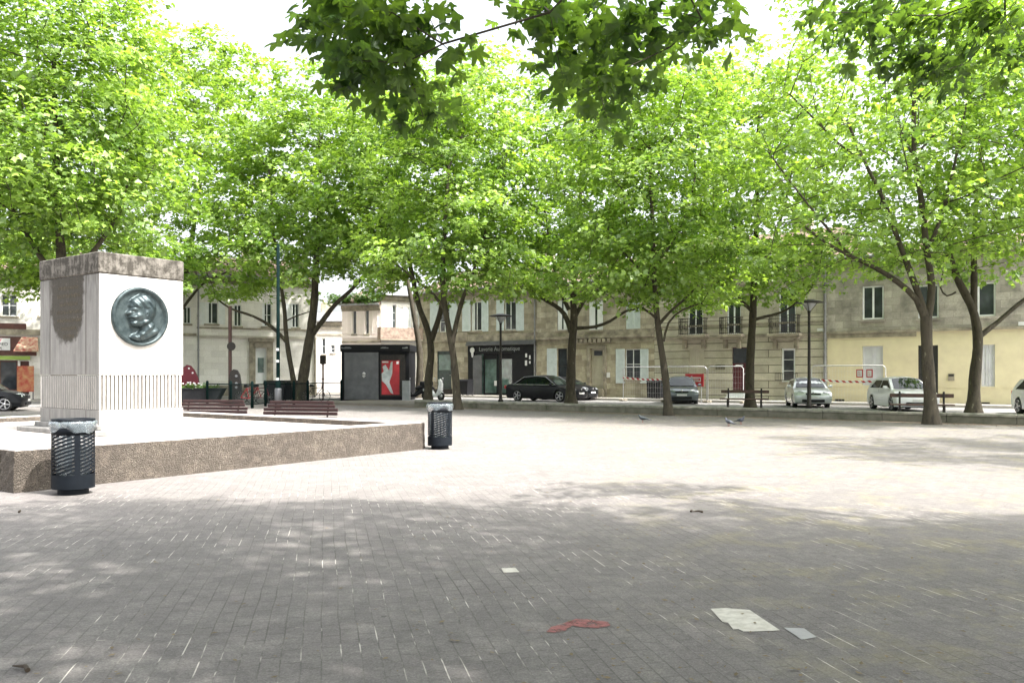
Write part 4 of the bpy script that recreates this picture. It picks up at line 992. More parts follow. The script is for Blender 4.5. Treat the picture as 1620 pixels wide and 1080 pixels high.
    plane_tree('near plane tree overhead, its dark lobed leaves hanging into the top centre', 3, 0,
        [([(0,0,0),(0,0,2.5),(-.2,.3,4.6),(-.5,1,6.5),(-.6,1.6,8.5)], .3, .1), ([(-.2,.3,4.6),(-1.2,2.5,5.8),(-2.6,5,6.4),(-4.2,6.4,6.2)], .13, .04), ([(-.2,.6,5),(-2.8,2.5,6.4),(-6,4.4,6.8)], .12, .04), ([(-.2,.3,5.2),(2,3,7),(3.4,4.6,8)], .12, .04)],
        [(2.6, 2.2, 8.6, 7.0, 5.4, 3.0), (-1.8, 2.6, 7.6, 5, 4.0, 1.6), (2, -5, 8.5, 8, 5, 2.6)], n=520, lpc=110, size=.175, seed=31, tw=.004, maxr=.013, bx=(4.6, .4, 0), ok=hidden, extra=ex, tmpl=LEAF_BIG, lm=M['leaf_near'], group='near plane trees overhead')  # rearmost crown blob is unseen, added behind the camera to cut sky light
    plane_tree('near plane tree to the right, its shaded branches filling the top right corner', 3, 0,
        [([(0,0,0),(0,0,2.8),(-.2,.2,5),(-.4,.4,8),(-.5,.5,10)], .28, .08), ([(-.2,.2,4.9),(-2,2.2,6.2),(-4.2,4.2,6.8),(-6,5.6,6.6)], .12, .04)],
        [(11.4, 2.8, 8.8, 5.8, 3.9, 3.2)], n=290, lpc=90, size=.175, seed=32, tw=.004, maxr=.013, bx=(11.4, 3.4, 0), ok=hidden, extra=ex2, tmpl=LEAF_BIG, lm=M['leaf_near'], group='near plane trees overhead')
# ================================================================ PLATFORM AND MONUMENT
C0 = Vector((-6.74, 11.12, 0))            # near right corner of the platform
def pl(a, b, z=0): return C0 + E1 * a + E2 * b + Vector((0, 0, z))
plat = empty('stone_platform', C0, -PHI, 'raised rectangular platform with rough brown aggregate sides and pale floor, carrying the monument', 'platform')
rnd = random.Random(8)
def rough_block(b, x0, x1, y0, y1, z0, z1, n=22, amp=.012, seed=1):
    # solid block with a slightly uneven, crumbling surface
    import bmesh
    rg = np.random.default_rng(seed)
    def grid(o, u, v, nu, nv):
        vs = []; fs = []
        for i in range(nu + 1):
            for j in range(nv + 1): vs.append(Vector(o) + Vector(u) * (i / nu) + Vector(v) * (j / nv))
        for i in range(nu):
            for j in range(nv): k = i * (nv + 1) + j; fs.append((k, k + nv + 1, k + nv + 2, k + 1))
        c = Vector(((x0 + x1) / 2, (y0 + y1) / 2, (z0 + z1) / 2))
        vv = []
        for p in vs:
            h = math.sin(p.x * 13.1 + p.y * 7.7 + p.z * 9.3) * .5 + math.sin(p.x * 31 - p.y * 23 + p.z * 41) * .35 + math.sin(p.x * 71 + p.y * 63 + p.z * 57) * .3
            vv.append(p + (p - c).normalized() * h * amp)
        b.add(vv, fs, False)
    L, W, H = x1 - x0, y1 - y0, z1 - z0
    nx, ny, nz = max(2, int(L / .09)), max(2, int(W / .09)), max(2, int(H / .07))
    grid((x0, y0, z0), (L, 0, 0), (0, 0, H), nx, nz); grid((x1, y0, z0), (0, W, 0), (0, 0, H), ny, nz)
    grid((x1, y1, z0), (-L, 0, 0), (0, 0, H), nx, nz); grid((x0, y1, z0), (0, -W, 0), (0, 0, H), ny, nz)
    grid((x0, y0, z1), (L, 0, 0), (0, W, 0), nx, ny)
PW, PD, PH = 10.0, 8.25, .565
b = MB()
rough_block(b, -.42, 0, 0.0, PD, -.03, PH, seed=1)
rough_block(b, -PW, -.424, PD - .42, PD, -.03, PH, seed=2)
rough_block(b, -PW, -PW + .42, .424, PD - .424, -.03, PH, seed=3)
rough_block(b, -PW, -.424, 0, .42, -.03, PH, seed=4)
b.obj('platform_wall', M['aggregate'], plat)
b = MB(); b.box(-PW + .42, -.42, .42, PD - .42, .3, .46); b.obj('platform_floor', M['coping'], plat)
# pale worn top surface of the rim
b = MB()
for x0, x1, y0, y1 in ((-.40, -.02, .02, PD - .02), (-PW + .02, -.404, PD - .40, PD - .02), (-PW + .02, -PW + .4, .404, PD - .404), (-PW + .02, -.404, .02, .40)):
    b.bbox(x0, x1, y0, y1, PH - .02, PH + .016, .008)
b.obj('rim_top', M['coping'], plat)
# monument: local x along e1 (negative = left), local y along e2, origin at the near right vertical edge
MA, MBb = -3.43, 2.93
mon = empty('monument', pl(MA, MBb, .46), -PHI, 'square stone monument with a round bronze portrait medallion and a fluted band', 'monument')
zo = .46
mw, md = 2.36, 1.74
def zz(v): return v - zo
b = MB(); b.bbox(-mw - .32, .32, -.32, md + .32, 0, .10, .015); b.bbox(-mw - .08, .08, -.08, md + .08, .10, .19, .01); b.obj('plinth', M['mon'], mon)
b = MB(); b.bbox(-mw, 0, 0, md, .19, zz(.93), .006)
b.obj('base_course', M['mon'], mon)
b = MB(); b.box(-mw + .03, -.06, .03, md - .03, zz(.932), zz(1.59)); b.obj('flute_core', mat('flute_painted_shade', (.085, .08, .07), .9), mon)  # dark core colour paints the shade in the grooves between ribs
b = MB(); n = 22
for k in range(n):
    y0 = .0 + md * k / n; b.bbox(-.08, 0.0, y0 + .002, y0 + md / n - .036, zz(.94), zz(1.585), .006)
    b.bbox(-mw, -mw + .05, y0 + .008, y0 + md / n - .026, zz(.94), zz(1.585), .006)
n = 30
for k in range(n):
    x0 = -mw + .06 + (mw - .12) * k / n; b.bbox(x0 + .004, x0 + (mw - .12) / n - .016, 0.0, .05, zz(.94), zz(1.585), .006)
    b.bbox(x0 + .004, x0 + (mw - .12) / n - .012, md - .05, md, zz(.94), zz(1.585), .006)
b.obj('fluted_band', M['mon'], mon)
# main block: three slabs on the left face with open joints
zt = 3.52
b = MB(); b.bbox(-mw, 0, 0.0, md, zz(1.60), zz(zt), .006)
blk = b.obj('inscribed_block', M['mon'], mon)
b = MB()
for xx in (-mw + .42, -.50): b.box(xx, xx + .018, -.003, .02, zz(1.62), zz(zt) - .02)
for xx in (-mw + .42, -.50): b.box(xx, xx + .014, -.003, .02, zz(.70), zz(.92))
b.box(.002, -.02, md * .52, md * .52 + .008, zz(.66), zz(.92))
b.obj('open_joint', mat('joint_shadow', (.07, .06, .05), .95), blk)
rg_ = random.Random(3)
for row in range(7):
    b = MB()
    z = 3.28 - row * .16; wdt = [.8, .9, .7, .95, .9, .6, .4][row]; x = -1.17 - wdt / 2
    while x < -1.17 + wdt / 2:
        l = rg_.uniform(.025, .05); b.box(x, x + .012, -.004, -.0005, zz(z), zz(z + .07)); b.box(x + .012, x + l, -.004, -.0005, zz(z + rg_.choice((0, .03, .06))), zz(z + rg_.choice((.012, .042, .07)) + .004)) ; x += l + .022
    b.obj('inscription_line', M['gilt'], blk)
b = MB(); b.bbox(-mw - .015, .015, -.015, md + .015, zz(zt) + .012, zz(3.935), .02); b.obj('cap_block', M['mon_cap'], mon)

# medallion on the right face (normal +x local). centre found from the photograph
def ray_face(px, py):
    Fm = Frame(pl(MA, MBb), R(90) - PHI)    # local x of this frame runs along e2
    x = Fm.x(px); D = Fm.D(px); return x, EYE + (HY - py) / F * D
my, mz = ray_face(219, 501); my2, _ = ray_face(264.5, 501); my1, _ = ray_face(175, 501)
mr = (my2 - my1) / 2; my = (my1 + my2) / 2
med = MB(); Nn = 110
head = [(-.18,.66),(-.05,.74),(.12,.76),(.28,.72),(.42,.62),(.52,.46),(.56,.28),(.54,.12),(.48,.0),(.42,-.10),(.40,-.18),(.48,-.26),(.58,-.40),(.66,-.50),(.60,-.58),(.40,-.68),(.15,-.78),(-.10,-.84),(-.30,-.80),(-.38,-.70),(-.30,-.62),(-.14,-.56),(-.04,-.46),(-.02,-.40),(-.10,-.36),(-.24,-.36),(-.36,-.32),(-.40,-.24),(-.38,-.17),(-.42,-.13),(-.40,-.08),(-.46,-.05),(-.43,.0),(-.42,.03),(-.53,.06),(-.52,.11),(-.44,.20),(-.40,.28),(-.43,.33),(-.40,.42),(-.36,.52),(-.28,.60)]
hp = np.array(head)
def sdist(q):
    a = hp; b_ = np.roll(hp, -1, 0); ab = b_ - a; t = np.clip(((q - a) * ab).sum(1) / (ab * ab).sum(1), 0, 1)
    d = np.min(np.linalg.norm(a + ab * t[:, None] - q, axis=1))
    ins = False; n = len(hp)
    for i in range(n):
        x1, y1 = hp[i]; x2, y2 = hp[(i + 1) % n]
        if (y1 > q[1]) != (y2 > q[1]) and q[0] < (x2 - x1) * (q[1] - y1) / (y2 - y1) + x1: ins = not ins
    return d if ins else -d
def gauss(q, c, s, k): return k * math.exp(-(((q[0] - c[0]) / s[0]) ** 2 + ((q[1] - c[1]) / s[1]) ** 2))
def relief(q):
    r = math.hypot(*q)
    if r > .995: return .0
    if r > .87: return .055 + .02 * math.sqrt(max(0, 1 - ((r - .935) / .065) ** 2))
    d = sdist(np.array(q)); h = .012
    if d > 0:
        h = .03 + .13 * min(1, d / .22) ** .5
        if q[1] > .30 and q[0] > -.38: h += .012 * math.sin(q[0] * 22 + q[1] * 16) + .012          # combed hair
        h += gauss(q, (-.32, .24), (.10, .045), .022)      # brow
        h += gauss(q, (-.30, .13), (.07, .05), -.045)      # eye socket
        h += gauss(q, (-.31, .125), (.03, .022), .03)      # eye
        h += gauss(q, (-.14, .02), (.10, .08), .028)       # cheek bone
        h += gauss(q, (-.16, -.14), (.12, .08), -.03)      # hollow cheek
        h += gauss(q, (-.34, -.03), (.11, .035), .045)     # moustache
        h += gauss(q, (-.36, -.10), (.08, .018), -.03)     # mouth
        h += gauss(q, (.12, .08), (.055, .10), .045) + gauss(q, (.115, .08), (.025, .055), -.04)   # ear
        h += gauss(q, (.30, .20), (.12, .2), .02)
        h += gauss(q, (-.28, -.27), (.09, .07), .02)       # chin
        if q[1] < -.12 and q[0] > -.1: 
            u = (q[0] + .0) * .72 + q[1] * -.69; 
            h += .02 * math.sin((q[0] * -.62 + q[1] * .78) * 26) + .01      # collar and coat folds
        if q[0] < 0.05 and q[1] < -.42: h += .02 * math.sin((q[0] * .8 + q[1] * .6) * 30)
    return h
vs = []; idx = {}
rings = 46; segs = 128
b = MB(); vv = [(0.0, 0.0)]
for i in range(1, rings + 1):
    for k in range(segs):
        a = 2 * math.pi * k / segs; r = i / rings; vv.append((r * math.cos(a), r * math.sin(a)))
pts = []
for q in vv: pts.append((relief(q) * mr * 1.55 + .004, q[0] * mr, q[1] * mr))
fs = [(0, 1 + k, 1 + (k + 1) % segs) for k in range(segs)]
for i in range(rings - 1):
    for k in range(segs):
        a0 = 1 + i * segs; l = (k + 1) % segs; fs.append((a0 + k, a0 + segs + k, a0 + segs + l, a0 + l))
b.add(pts, fs, True)
o = b.obj('medallion', M['bronze'], mon, loc=(0, my, mz - zo))

# ================================================================ LITTER BINS
def make_bin():
    r0 = empty('litter_bin', (0, 0, 0), 0, 'x', 'litter bin', 'slatted litter bins beside the platform')
    Rr = .265; z0, z1 = .10, .90
    b = MB(); b.lathe([(0, .0), (.19, .0), (.19, .06), (.17, .10), (0, .10)], 28, False); b.obj('foot', M['bin_grey'], r0)
    b = MB()
    for q0, q1 in (((Rr - .012, .08), (Rr, .08)), ((Rr, .08), (Rr, .27)), ((Rr, .27), (Rr - .012, .27)), ((Rr - .012, .27), (Rr - .012, .08))): b.lathe([q0, q1], 36)
    b.lathe([(0.0, .085), (Rr - .015, .085)], 36, False)
    b.lathe([(Rr - .012, .80), (Rr, .80), (Rr, .90), (Rr - .012, .90), (Rr - .012, .80)], 36)
    nb = 4
    def curved(a0, a1, zlo, zhi, ri, ro, sl=0., n=6):
        vs = []; fs = []
        for i in range(n + 1):
            t = i / n; a = a0 + (a1 - a0) * t; dz = sl * t
            for r_ in (ri, ro):
                for z_ in (zlo, zhi): vs.append((r_ * math.cos(a), r_ * math.sin(a), z_ + dz))
        for i in range(n):
            k = i * 4
            for p, q in ((0, 1), (1, 3), (3, 2), (2, 0)): fs.append((k + p, k + q, k + 4 + q, k + 4 + p))
        fs += [(0, 2, 3, 1), (n*4, n*4+1, n*4+3, n*4+2)]
        b.add(vs, fs, False)
    for i in range(nb):
        a = 2 * math.pi * i / nb + .85; hw = .13
        curved(a - hw, a + hw, .27, .80, Rr - .011, Rr - .001, 0, 3)
        for k in range(-3, 12):
            zb = .285 + k * .050; a0, a1 = a + hw, a + 2 * math.pi / nb - hw; sl = .115
            if zb < .265 : 
                if zb + sl < .29: continue
                t0 = (.27 - zb) / sl; curved(a0 + (a1 - a0) * t0, a1, .27, .297, Rr - .011, Rr - .002, sl * (1 - t0), 5)
            elif zb + sl > .79:
                t1 = (.785 - zb) / sl
                if t1 > .08: curved(a0, a0 + (a1 - a0) * t1, zb, zb + .027, Rr - .011, Rr - .002, sl * t1, 5)
            else: curved(a0, a1, zb, zb + .027, Rr - .011, Rr - .002, sl)
    b.obj('slatted_body', M['bin_grey'], r0)
    b = MB(); b.lathe([(Rr - .05, .985), (Rr + .005, .985), (Rr + .005, 1.01), (Rr - .05, 1.01), (Rr - .05, .985)], 36)
    for i in range(3):
        a = 2 * math.pi * i / 3 + .4; b.tube([((Rr - .02) * math.cos(a), (Rr - .02) * math.sin(a), .89), ((Rr - .02) * math.cos(a), (Rr - .02) * math.sin(a), .99)], .012, 6)
    b.obj('top_ring', M['bin_grey'], r0)
    # clear bag hanging inside and folded over the rim
    vs = []; fs = []; n = 48; prof = [(.14, .22), (.20, .30), (.22, .50), (.235, .75), (.25, .95), (.276, .985), (.288, .95), (.284, .90), (.278, .85)]
    rg = random.Random(6); ph = [rg.uniform(0, 6) for _ in range(6)]
    for i, (r_, z_) in enumerate(prof):
        for k in range(n):
            a = 2 * math.pi * k / n; w_ = (.010 * math.sin(5 * a + ph[i % 6]) + .008 * math.sin(11 * a + ph[(i + 2) % 6]))
            dz = (.035 * math.sin(3 * a + 1) + .02 * math.sin(7 * a)) if i >= len(prof) - 1 else 0
            vs.append(((r_ + w_) * math.cos(a), (r_ + w_) * math.sin(a), z_ + dz))
    for i in range(len(prof) - 1):
        for k in range(n): l = (k + 1) % n; fs.append((i*n+k, i*n+l, i*n+n+l, i*n+n+k))
    b = MB(); b.add(vs, fs, True); b.obj('bin_bag', M['bag'], r0)
    return r0
bn = make_bin(); bn.location = P(116, HY, 11.12) * 1; bn.location.z = 0; bn.rotation_euler.z = R(-100)
bn['label'] = 'dark slatted litter bin with clear bag, in front of the monument at the platform corner'
b2 = copy_tree(bn); b2.location = P(696, HY, 17.85); b2.location.z = 0; b2.rotation_euler.z = R(-82)
b2['label'] = 'dark slatted litter bin with clear bag, at the far right end of the platform wall'

# ================================================================ BENCHES
def maroon_bench():
    r0 = empty('park_bench', (0, 0, 0), 0, 'x', 'bench', 'maroon benches behind the platform')
    L = 2.25
    b = MB()
    for k, (y, z) in enumerate(((.02, .50), (.045, .60), (.075, .70), (.11, .80))):
        e = .05 * (k if k > 1 else 0); b.bbox(-L / 2 + e, L / 2 - e, y - .02, y + .022, z, z + .088, .012)
    b.obj('backrest', M['maroon_wood'], r0)
    b = MB()
    for k in range(4): b.bbox(-L / 2, L / 2, -.46 + k * .12, -.36 + k * .12, .42, .455, .01)
    b.obj('seat', M['maroon_wood'], r0)
    for sx in (-.8, .8):
        b = MB(); b.bbox(sx - .04, sx + .04, -.42, .10, .0, .06, .01); b.bbox(sx - .03, sx + .03, -.25, -.1, .06, .36, .01); b.bbox(sx - .03, sx + .03, -.46, .0, .36, .418, .01)
        b.tube([(sx, .04, .38), (sx, .10, .62), (sx, .16, .86)], .025, 6); b.obj('leg', M['iron'], r0)
    return r0
mbn = maroon_bench()
def put(o, px, D, rz, z=0): p = P(px, HY, D); o.location = (p.x, p.y, z); o.rotation_euler.z = rz
put(mbn, 474, 22.6, -PHI + R(22)); mbn['label'] = 'maroon slatted bench behind the platform, the one nearer the farther litter bin'
m2 = copy_tree(mbn); put(m2, 334, 23.6, -PHI + R(24)); m2['label'] = 'maroon slatted bench just right of the monument'
def brown_bench():
    r0 = empty('park_bench', (0, 0, 0), 0, 'x', 'bench', 'thin brown benches behind the low wall')
    b = MB(); b.bbox(-1.05, 1.05, .12, .16, .68, .82, .01); b.obj('backrest', M['brown_wood'], r0)
    b = MB(); b.bbox(-1.05, 1.05, -.42, -.2, .40, .45, .01); b.bbox(-1.05, 1.05, -.18, .04, .40, .45, .01); b.obj('seat', M['brown_wood'], r0)
    for sx in (-.72, .72):
        b = MB(); b.bbox(sx - .035, sx + .035, .04, .115, .0, .9, .01); b.bbox(sx - .03, sx + .03, -.40, .035, .32, .398, .01); b.bbox(sx - .03, sx + .03, -.36, -.29, .0, .318, .01)
        b.obj('leg', M['iron'], r0)
    return r0
bb = brown_bench(); put(bb, 1178, 37.0, -PHI + R(15), .1); bb['label'] = 'thin brown bench in front of the maroon door and the straight plane tree'
bb2 = copy_tree(bb); put(bb2, 1458, 29.9, -PHI + R(12), .1); bb2['label'] = 'thin brown bench in front of the white hatchback'
# ================================================================ STREET LAMPS, POLES
def lamp():
    r0 = empty('street_lamp', (0, 0, 0), 0, 'x', 'street lamp', 'disc topped street lamps')
    b = MB(); b.lathe([(0, 0), (.14, 0), (.14, .12), (.095, .2), (.085, 1.2), (.07, 1.25), (.06, 4.3), (.08, 4.42), (0, 4.42)], 14); b.obj('pole', M['iron'], r0)
    b = MB(); b.lathe([(.07, 4.42), (.10, 4.5), (.30, 4.72), (.33, 4.78), (0, 4.78)], 24); b.obj('lamp_glass', M['lens'], r0)
    b = MB(); b.lathe([(.34, 4.76), (.62, 4.785), (.64, 4.81), (.55, 4.84), (.2, 4.93), (0, 4.94)], 32); b.lathe([(.34, 4.761), (.34, 4.8)], 32); b.obj('lamp_disc', M['iron'], r0)
    for k in range(3):
        a = 2.1 * k; b = MB(); b.tube([(.075 * math.cos(a), .075 * math.sin(a), 4.4), (.36 * math.cos(a), .36 * math.sin(a), 4.77)], .012, 5); b.obj('bracket', M['iron'], r0)
    return r0
l1 = lamp(); put(l1, 1280, 37.5, 0, .1); l1['label'] = 'black street lamp with flat disc top in front of the silver hatchback'
l2 = copy_tree(l1); put(l2, 792, 46, 0, .085); l2['label'] = 'black street lamp with flat disc top in front of the launderette'
o = empty('tall_mast', P(440, HY, 39) - Vector((0, 0, EYE)), 0, 'tall dark green mast rising into the leaves left of the forked plane tree', 'mast')
b = MB(); b.lathe([(0, 0), (.13, 0), (.13, 1.3), (.09, 1.35), (.085, 3.0), (.075, 7.8), (0, 7.8)], 12); b.obj('pole', M['green_paint'], o)
b = MB(); b.lathe([(0, -.001), (.17, -.001), (.17, .9), (.14, .98), (.0901, .98)], 12); b.obj('pole_base', M['metal_grey'], o)
for z_ in (1.35, 2.2, 2.75): b = MB(); b.box(-.07, .07, -.11, -.086, z_, z_ + .12); b.obj('sticker', M['text_white'], o)
o = empty('sign_post', P(364, HY, 46) - Vector((0, 0, EYE - .05)), 0, 'brown post with a round sign seen from behind, beside the black column', 'sign post')
b = MB(); b.tube([(0, 0, 0), (0, 0, 5.4)], .10, 10); b.obj('post', M['rust_brown'], o)
b = MB(); b.tube([(.12, -.14, 3.15), (.12, -.17, 3.15)], .24, 20); b.box(-.12, .3, -.139, -.101, 3.1, 3.14); b.obj('sign_disc', M['iron'], o)
o = empty('black_column', P(373, HY, 45.5) - Vector((0, 0, EYE - .05)), R(10), 'black rounded street cabinet with small pale discs, right of the brown post', 'cabinet')
b = MB(); b.prism([(-.36, 0), (.36, 0), (.30, .9), (.22, 1.55), (.08, 1.82), (-.10, 1.86), (-.26, 1.74), (-.34, 1.3)], -.22, .22); b.obj('column_body', M['iron'], o)
for z_ in (1.5, 1.1, .88): b = MB(); b.tube([(.06, -.221, z_), (.06, -.24, z_)], .07, 12); b.obj('pale_disc', M['grey_text'], o)
o = empty('traffic_light', P(511, HY, 50) - Vector((0, 0, EYE - .05)), 0, 'traffic light on a thin brown post in front of the side street', 'traffic light')
b = MB(); b.tube([(0, 0, 0), (0, 0, 2.2)], .06, 8); b.tube([(0, 0, 1.28), (0, 0, 1.34)], .11, 8); b.obj('post', M['rust_brown'], o)
b = MB(); b.bbox(-.17, .17, -.14, .14, 2.2, 2.75, .04)
for z_ in (2.32, 2.47, 2.62): b.tube([(0, -.14, z_), (0, -.2, z_ + .01)], [.055, .06], 10)
b.obj('signal_head', M['iron'], o)
# green guard rail running away beside the benches
o = empty('guard_rail', P(399, HY, 39.5) - Vector((0, 0, EYE)), 0, 'dark green guard rail with mesh panels in front of the recycling containers', 'railing')
pts = [P(px, HY, D) - Vector((0, 0, EYE)) for px, D in ((328, 43.5), (365, 41.5), (399, 39.5), (420, 42), (465, 44), (487, 46), (540, 50))]
b0 = Vector(o.location)
for k, p in enumerate(pts):
    q = p - b0; b = MB(); b.lathe([(0, 0), (.075, 0), (.075, 1.22), (.05, 1.3), (0, 1.3)], 8, M=Matrix.Translation(q)); b.obj('post', M['green_paint'], o)
for p, q in zip(pts[:-1], pts[1:]):
    p = p - b0; q = q - b0; b = MB(); u = Vector((0, 0, 1.14)); v_ = Vector((0, 0, .18)); b.tube([p + u, q + u], .026, 6); b.tube([p + v_, q + v_], .022, 6)
    n = int((q - p).length / .13)
    for i in range(1, n): c = p + (q - p) * i / n; b.tube([c + v_, c + u], .009, 4, False)
    b.obj('rail_panel', M['green_paint'], o)
# recycling containers
def container(px, D, label, w_=1.15):
    o = empty('recycling_container', P(px, HY, D) - Vector((0, 0, EYE - .03)), R(6), label, 'container', 'dark recycling containers')
    b = MB(); b.prism([(-w_ / 2 + .07, .12), (w_ / 2 - .07, .12), (w_ / 2, 1.05), (-w_ / 2, 1.05)], -.5, .5); b.obj('body', M['dark_plastic'], o)
    b = MB(); b.prism([(-.55, 1.055), (.6, 1.055), (.5, 1.22), (-.3, 1.26)], -w_ / 2 - .03, w_ / 2 + .03, Matrix.Rotation(R(90), 4, 'Z')); b.obj('lid', M['dark_plastic'], o)
    for sx in (-1, 1):
        for sy in (-1, 1): b = MB(); b.tube([(sx * (w_ / 2 - .2) - .03, sy * .38, .08), (sx * (w_ / 2 - .2) + .03, sy * .38, .08)], .08, 10); b.obj('wheel', M['rubber'], o)
container(436, 47.5, 'dark recycling container behind the tall mast, the left one'); container(460, 48.2, 'dark recycling container just left of the forked tree trunk')
# planter with stuff, red sail sign
o = empty('planter', P(312, HY, 44) - Vector((0, 0, EYE - .02)), R(5), 'long black flared planter with pale flowers, right of the monument', 'planter')
b = MB(); b.prism([(-1.2, .12), (1.05, .12), (1.42, .82), (-1.4, .82), (-1.4, .86), (1.46, .86), (1.46, .80)][:4], -.4, .4); b.bbox(-1.45, 1.47, -.45, .45, .822, .88, .01); b.obj('trough', M['dark_plastic'], o)
rg = np.random.default_rng(3); cen = np.stack([rg.uniform(-1.1, 1.1, 26), rg.uniform(-.25, .25, 26), rg.uniform(.9, 1.0, 26)], 1)
leaves_mesh('plant_leaves', cen, np.tile([.12, .12, .08], (26, 1)), np.full(26, 26), .09, LEAF_FAR, M['leaf_dark'], o, 7)
b = MB()
for k in range(12): b.lathe([(0, 0), (.05, .015), (.06, .05), (0, .07)], 7, M=Matrix.Translation((rg.uniform(-.9, .6), rg.uniform(-.3, .1), 1.0 + rg.uniform(0, .16))))
b.obj('blossoms', M['text_white'], o)['kind'] = 'stuff'
o = empty('red_fin_sign', P(296, HY, 46) - Vector((0, 0, EYE - .02)), R(8), 'dark red arched panel with pale dots beside the right edge of the monument', 'sign')
b = MB(); prof = [(-.55, 0)] + [(-.55, .9)] + [(-.45, 1.5), (-.25, 1.95), (0.0, 2.15), (.2, 2.1), (.4, 1.85), (.58, 1.45), (.7, 1.0), (.72, .5), (.70, 0)]
b.prism(prof, -.09, .09); b.obj('panel', M['dark_red'], o)
for x_, z_ in ((.12, 1.95), (.32, 1.70)): b = MB(); b.tube([(x_, -.091, z_), (x_, -.11, z_)], .05, 12); b.obj('pale_dot', M['text_white'], o)

# ================================================================ KIOSK
KF = Frame(P(540, HY, 50.0), R(-2.5))
k = empty('kiosk', KF.w(0, 0, .03), KF.a, 'black flat-roofed kiosk with a grey metal panel and a red poster', 'kiosk')
kx = lambda px: KF.x(px); kz = lambda px, py: KF.z(px, py) - .03
W = kx(647); H = kz(600, 545)
b = MB(); b.box(0, W, .02, 2.4, 0, H - .42); b.obj('kiosk_body', M['shop_black'], k)
b = MB(); b.bbox(-.06, W + .06, -.10, 2.5, H - .418, H, .02); rf = b.obj('roof_band', M['shop_black'], k)
for a, c in ((541, 556), (603, 616), (637, 645)): 
    b = MB(); z_ = H - .24
    x = kx(a)
    while x < kx(c) - .03: b.box(x, x + .045, -.112, -.10, z_, z_ + (.10 if int(x * 37) % 3 else .07)); x += .068
    b.obj('worn_lettering', M['grey_text'], rf)
b = MB(); b.bbox(kx(545), kx(599), -.045, .018, .08, H - .46, .01); mp_ = b.obj('metal_panel', M['metal_grey'], k)
b = MB(); cx, cz = kx(576), kz(576, 591); b.lathe([(0, 0), (.10, 0), (.09, .02), (0, .04)], 16, M=Matrix.Translation((cx, -.045, cz)) @ Matrix.Rotation(R(90), 4, 'X')); b.prism([(cx - .11, cz - .13), (cx, cz - .26), (cx + .11, cz - .13), (cx + .07, cz - .10), (cx - .07, cz - .10)], -.06, -.046); b.obj('crest', M['text_white'], mp_)
b = MB(); x0, x1, z0, z1 = kx(604), kx(632), kz(618, 624), kz(618, 570)
b.box(x0 - .1, x1 + .35, -.03, .018, z0 - .1, z1 + .35); b.obj('poster_frame', M['iron'], k)
b = MB(); b.box(x0, x1, -.05, -.031, z0, z1); po = b.obj('poster', M['red'], k)
w_, h_ = x1 - x0, z1 - z0
b = MB(); b.prism([(x0 + w_ * u, z0 + h_ * v) for u, v in ((.05, .82), (.22, .88), (.42, .70), (.52, .95), (.62, .97), (.60, .62), (.44, .36), (.62, .10), (.66, .02), (.52, .05), (.24, .30), (.02, .40), (.0, .62), (.12, .68))], -.058, -.051); b.obj('white_figure', mat('poster_white', (.62, .66, .66), .5, (.42, .46, .48), 5), po)
b = MB(); b.box(x0 + .03, x0 + w_ * .38, -.058, -.051, z1 - .14, z1 - .05); b.obj('headline', M['text_white'], po)
b = MB(); b.box(x1 - .18, x1 - .04, -.058, -.051, z1 - .22, z1 - .06); b.obj('logo_mark', M['text_white'], po)
b = MB(); b.bbox(kx(638.5), kx(650), -.5, -.12, 0, kz(644, 602), .01); b2_ = b.obj('utility_cabinet', mat('light_grey_cabinet', (.34, .36, .37), .6), None, KF.w(0, 0, .03), KF.a)
tag(b2_, 'light grey utility cabinet at the right corner of the black kiosk', 'cabinet')

# ================================================================ WHEELIE BINS
def wbin(px, D, z, label):
    o = empty('wheelie_bin', P(px, HY, D) - Vector((0, 0, EYE - z)), -PHI, label, 'bin', 'black wheelie bins by the facades')
    b = MB(); b.prism([(-.26, .05), (.26, .05), (.3, 1.0), (-.3, 1.0)], -.33, .33); b.obj('body', M['dark_plastic'], o)
    b = MB(); b.prism([(-.38, 1.005), (.36, 1.005), (.34, 1.04), (.1, 1.1), (-.3, 1.1)], -.32, .32, Matrix.Rotation(R(90), 4, 'Z')); b.obj('lid', M['dark_plastic'], o)
    for sx in (-.24, .24): b = MB(); b.tube([(sx - .03, .3, .1), (sx + .03, .3, .1)], .1, 12); b.obj('wheel', M['rubber'], o)
wbin(732, 56.5, .21, 'black wheelie bin at the left corner of the launderette front'); wbin(739, 56.0, .21, 'black wheelie bin touching the dark shopfront pillar')
wbin(1034, 49, .21, 'black wheelie bin at the foot of the facade left of the dark grey car'); wbin(1041, 48.6, .21, 'black wheelie bin half hidden by the slender plane trunk')
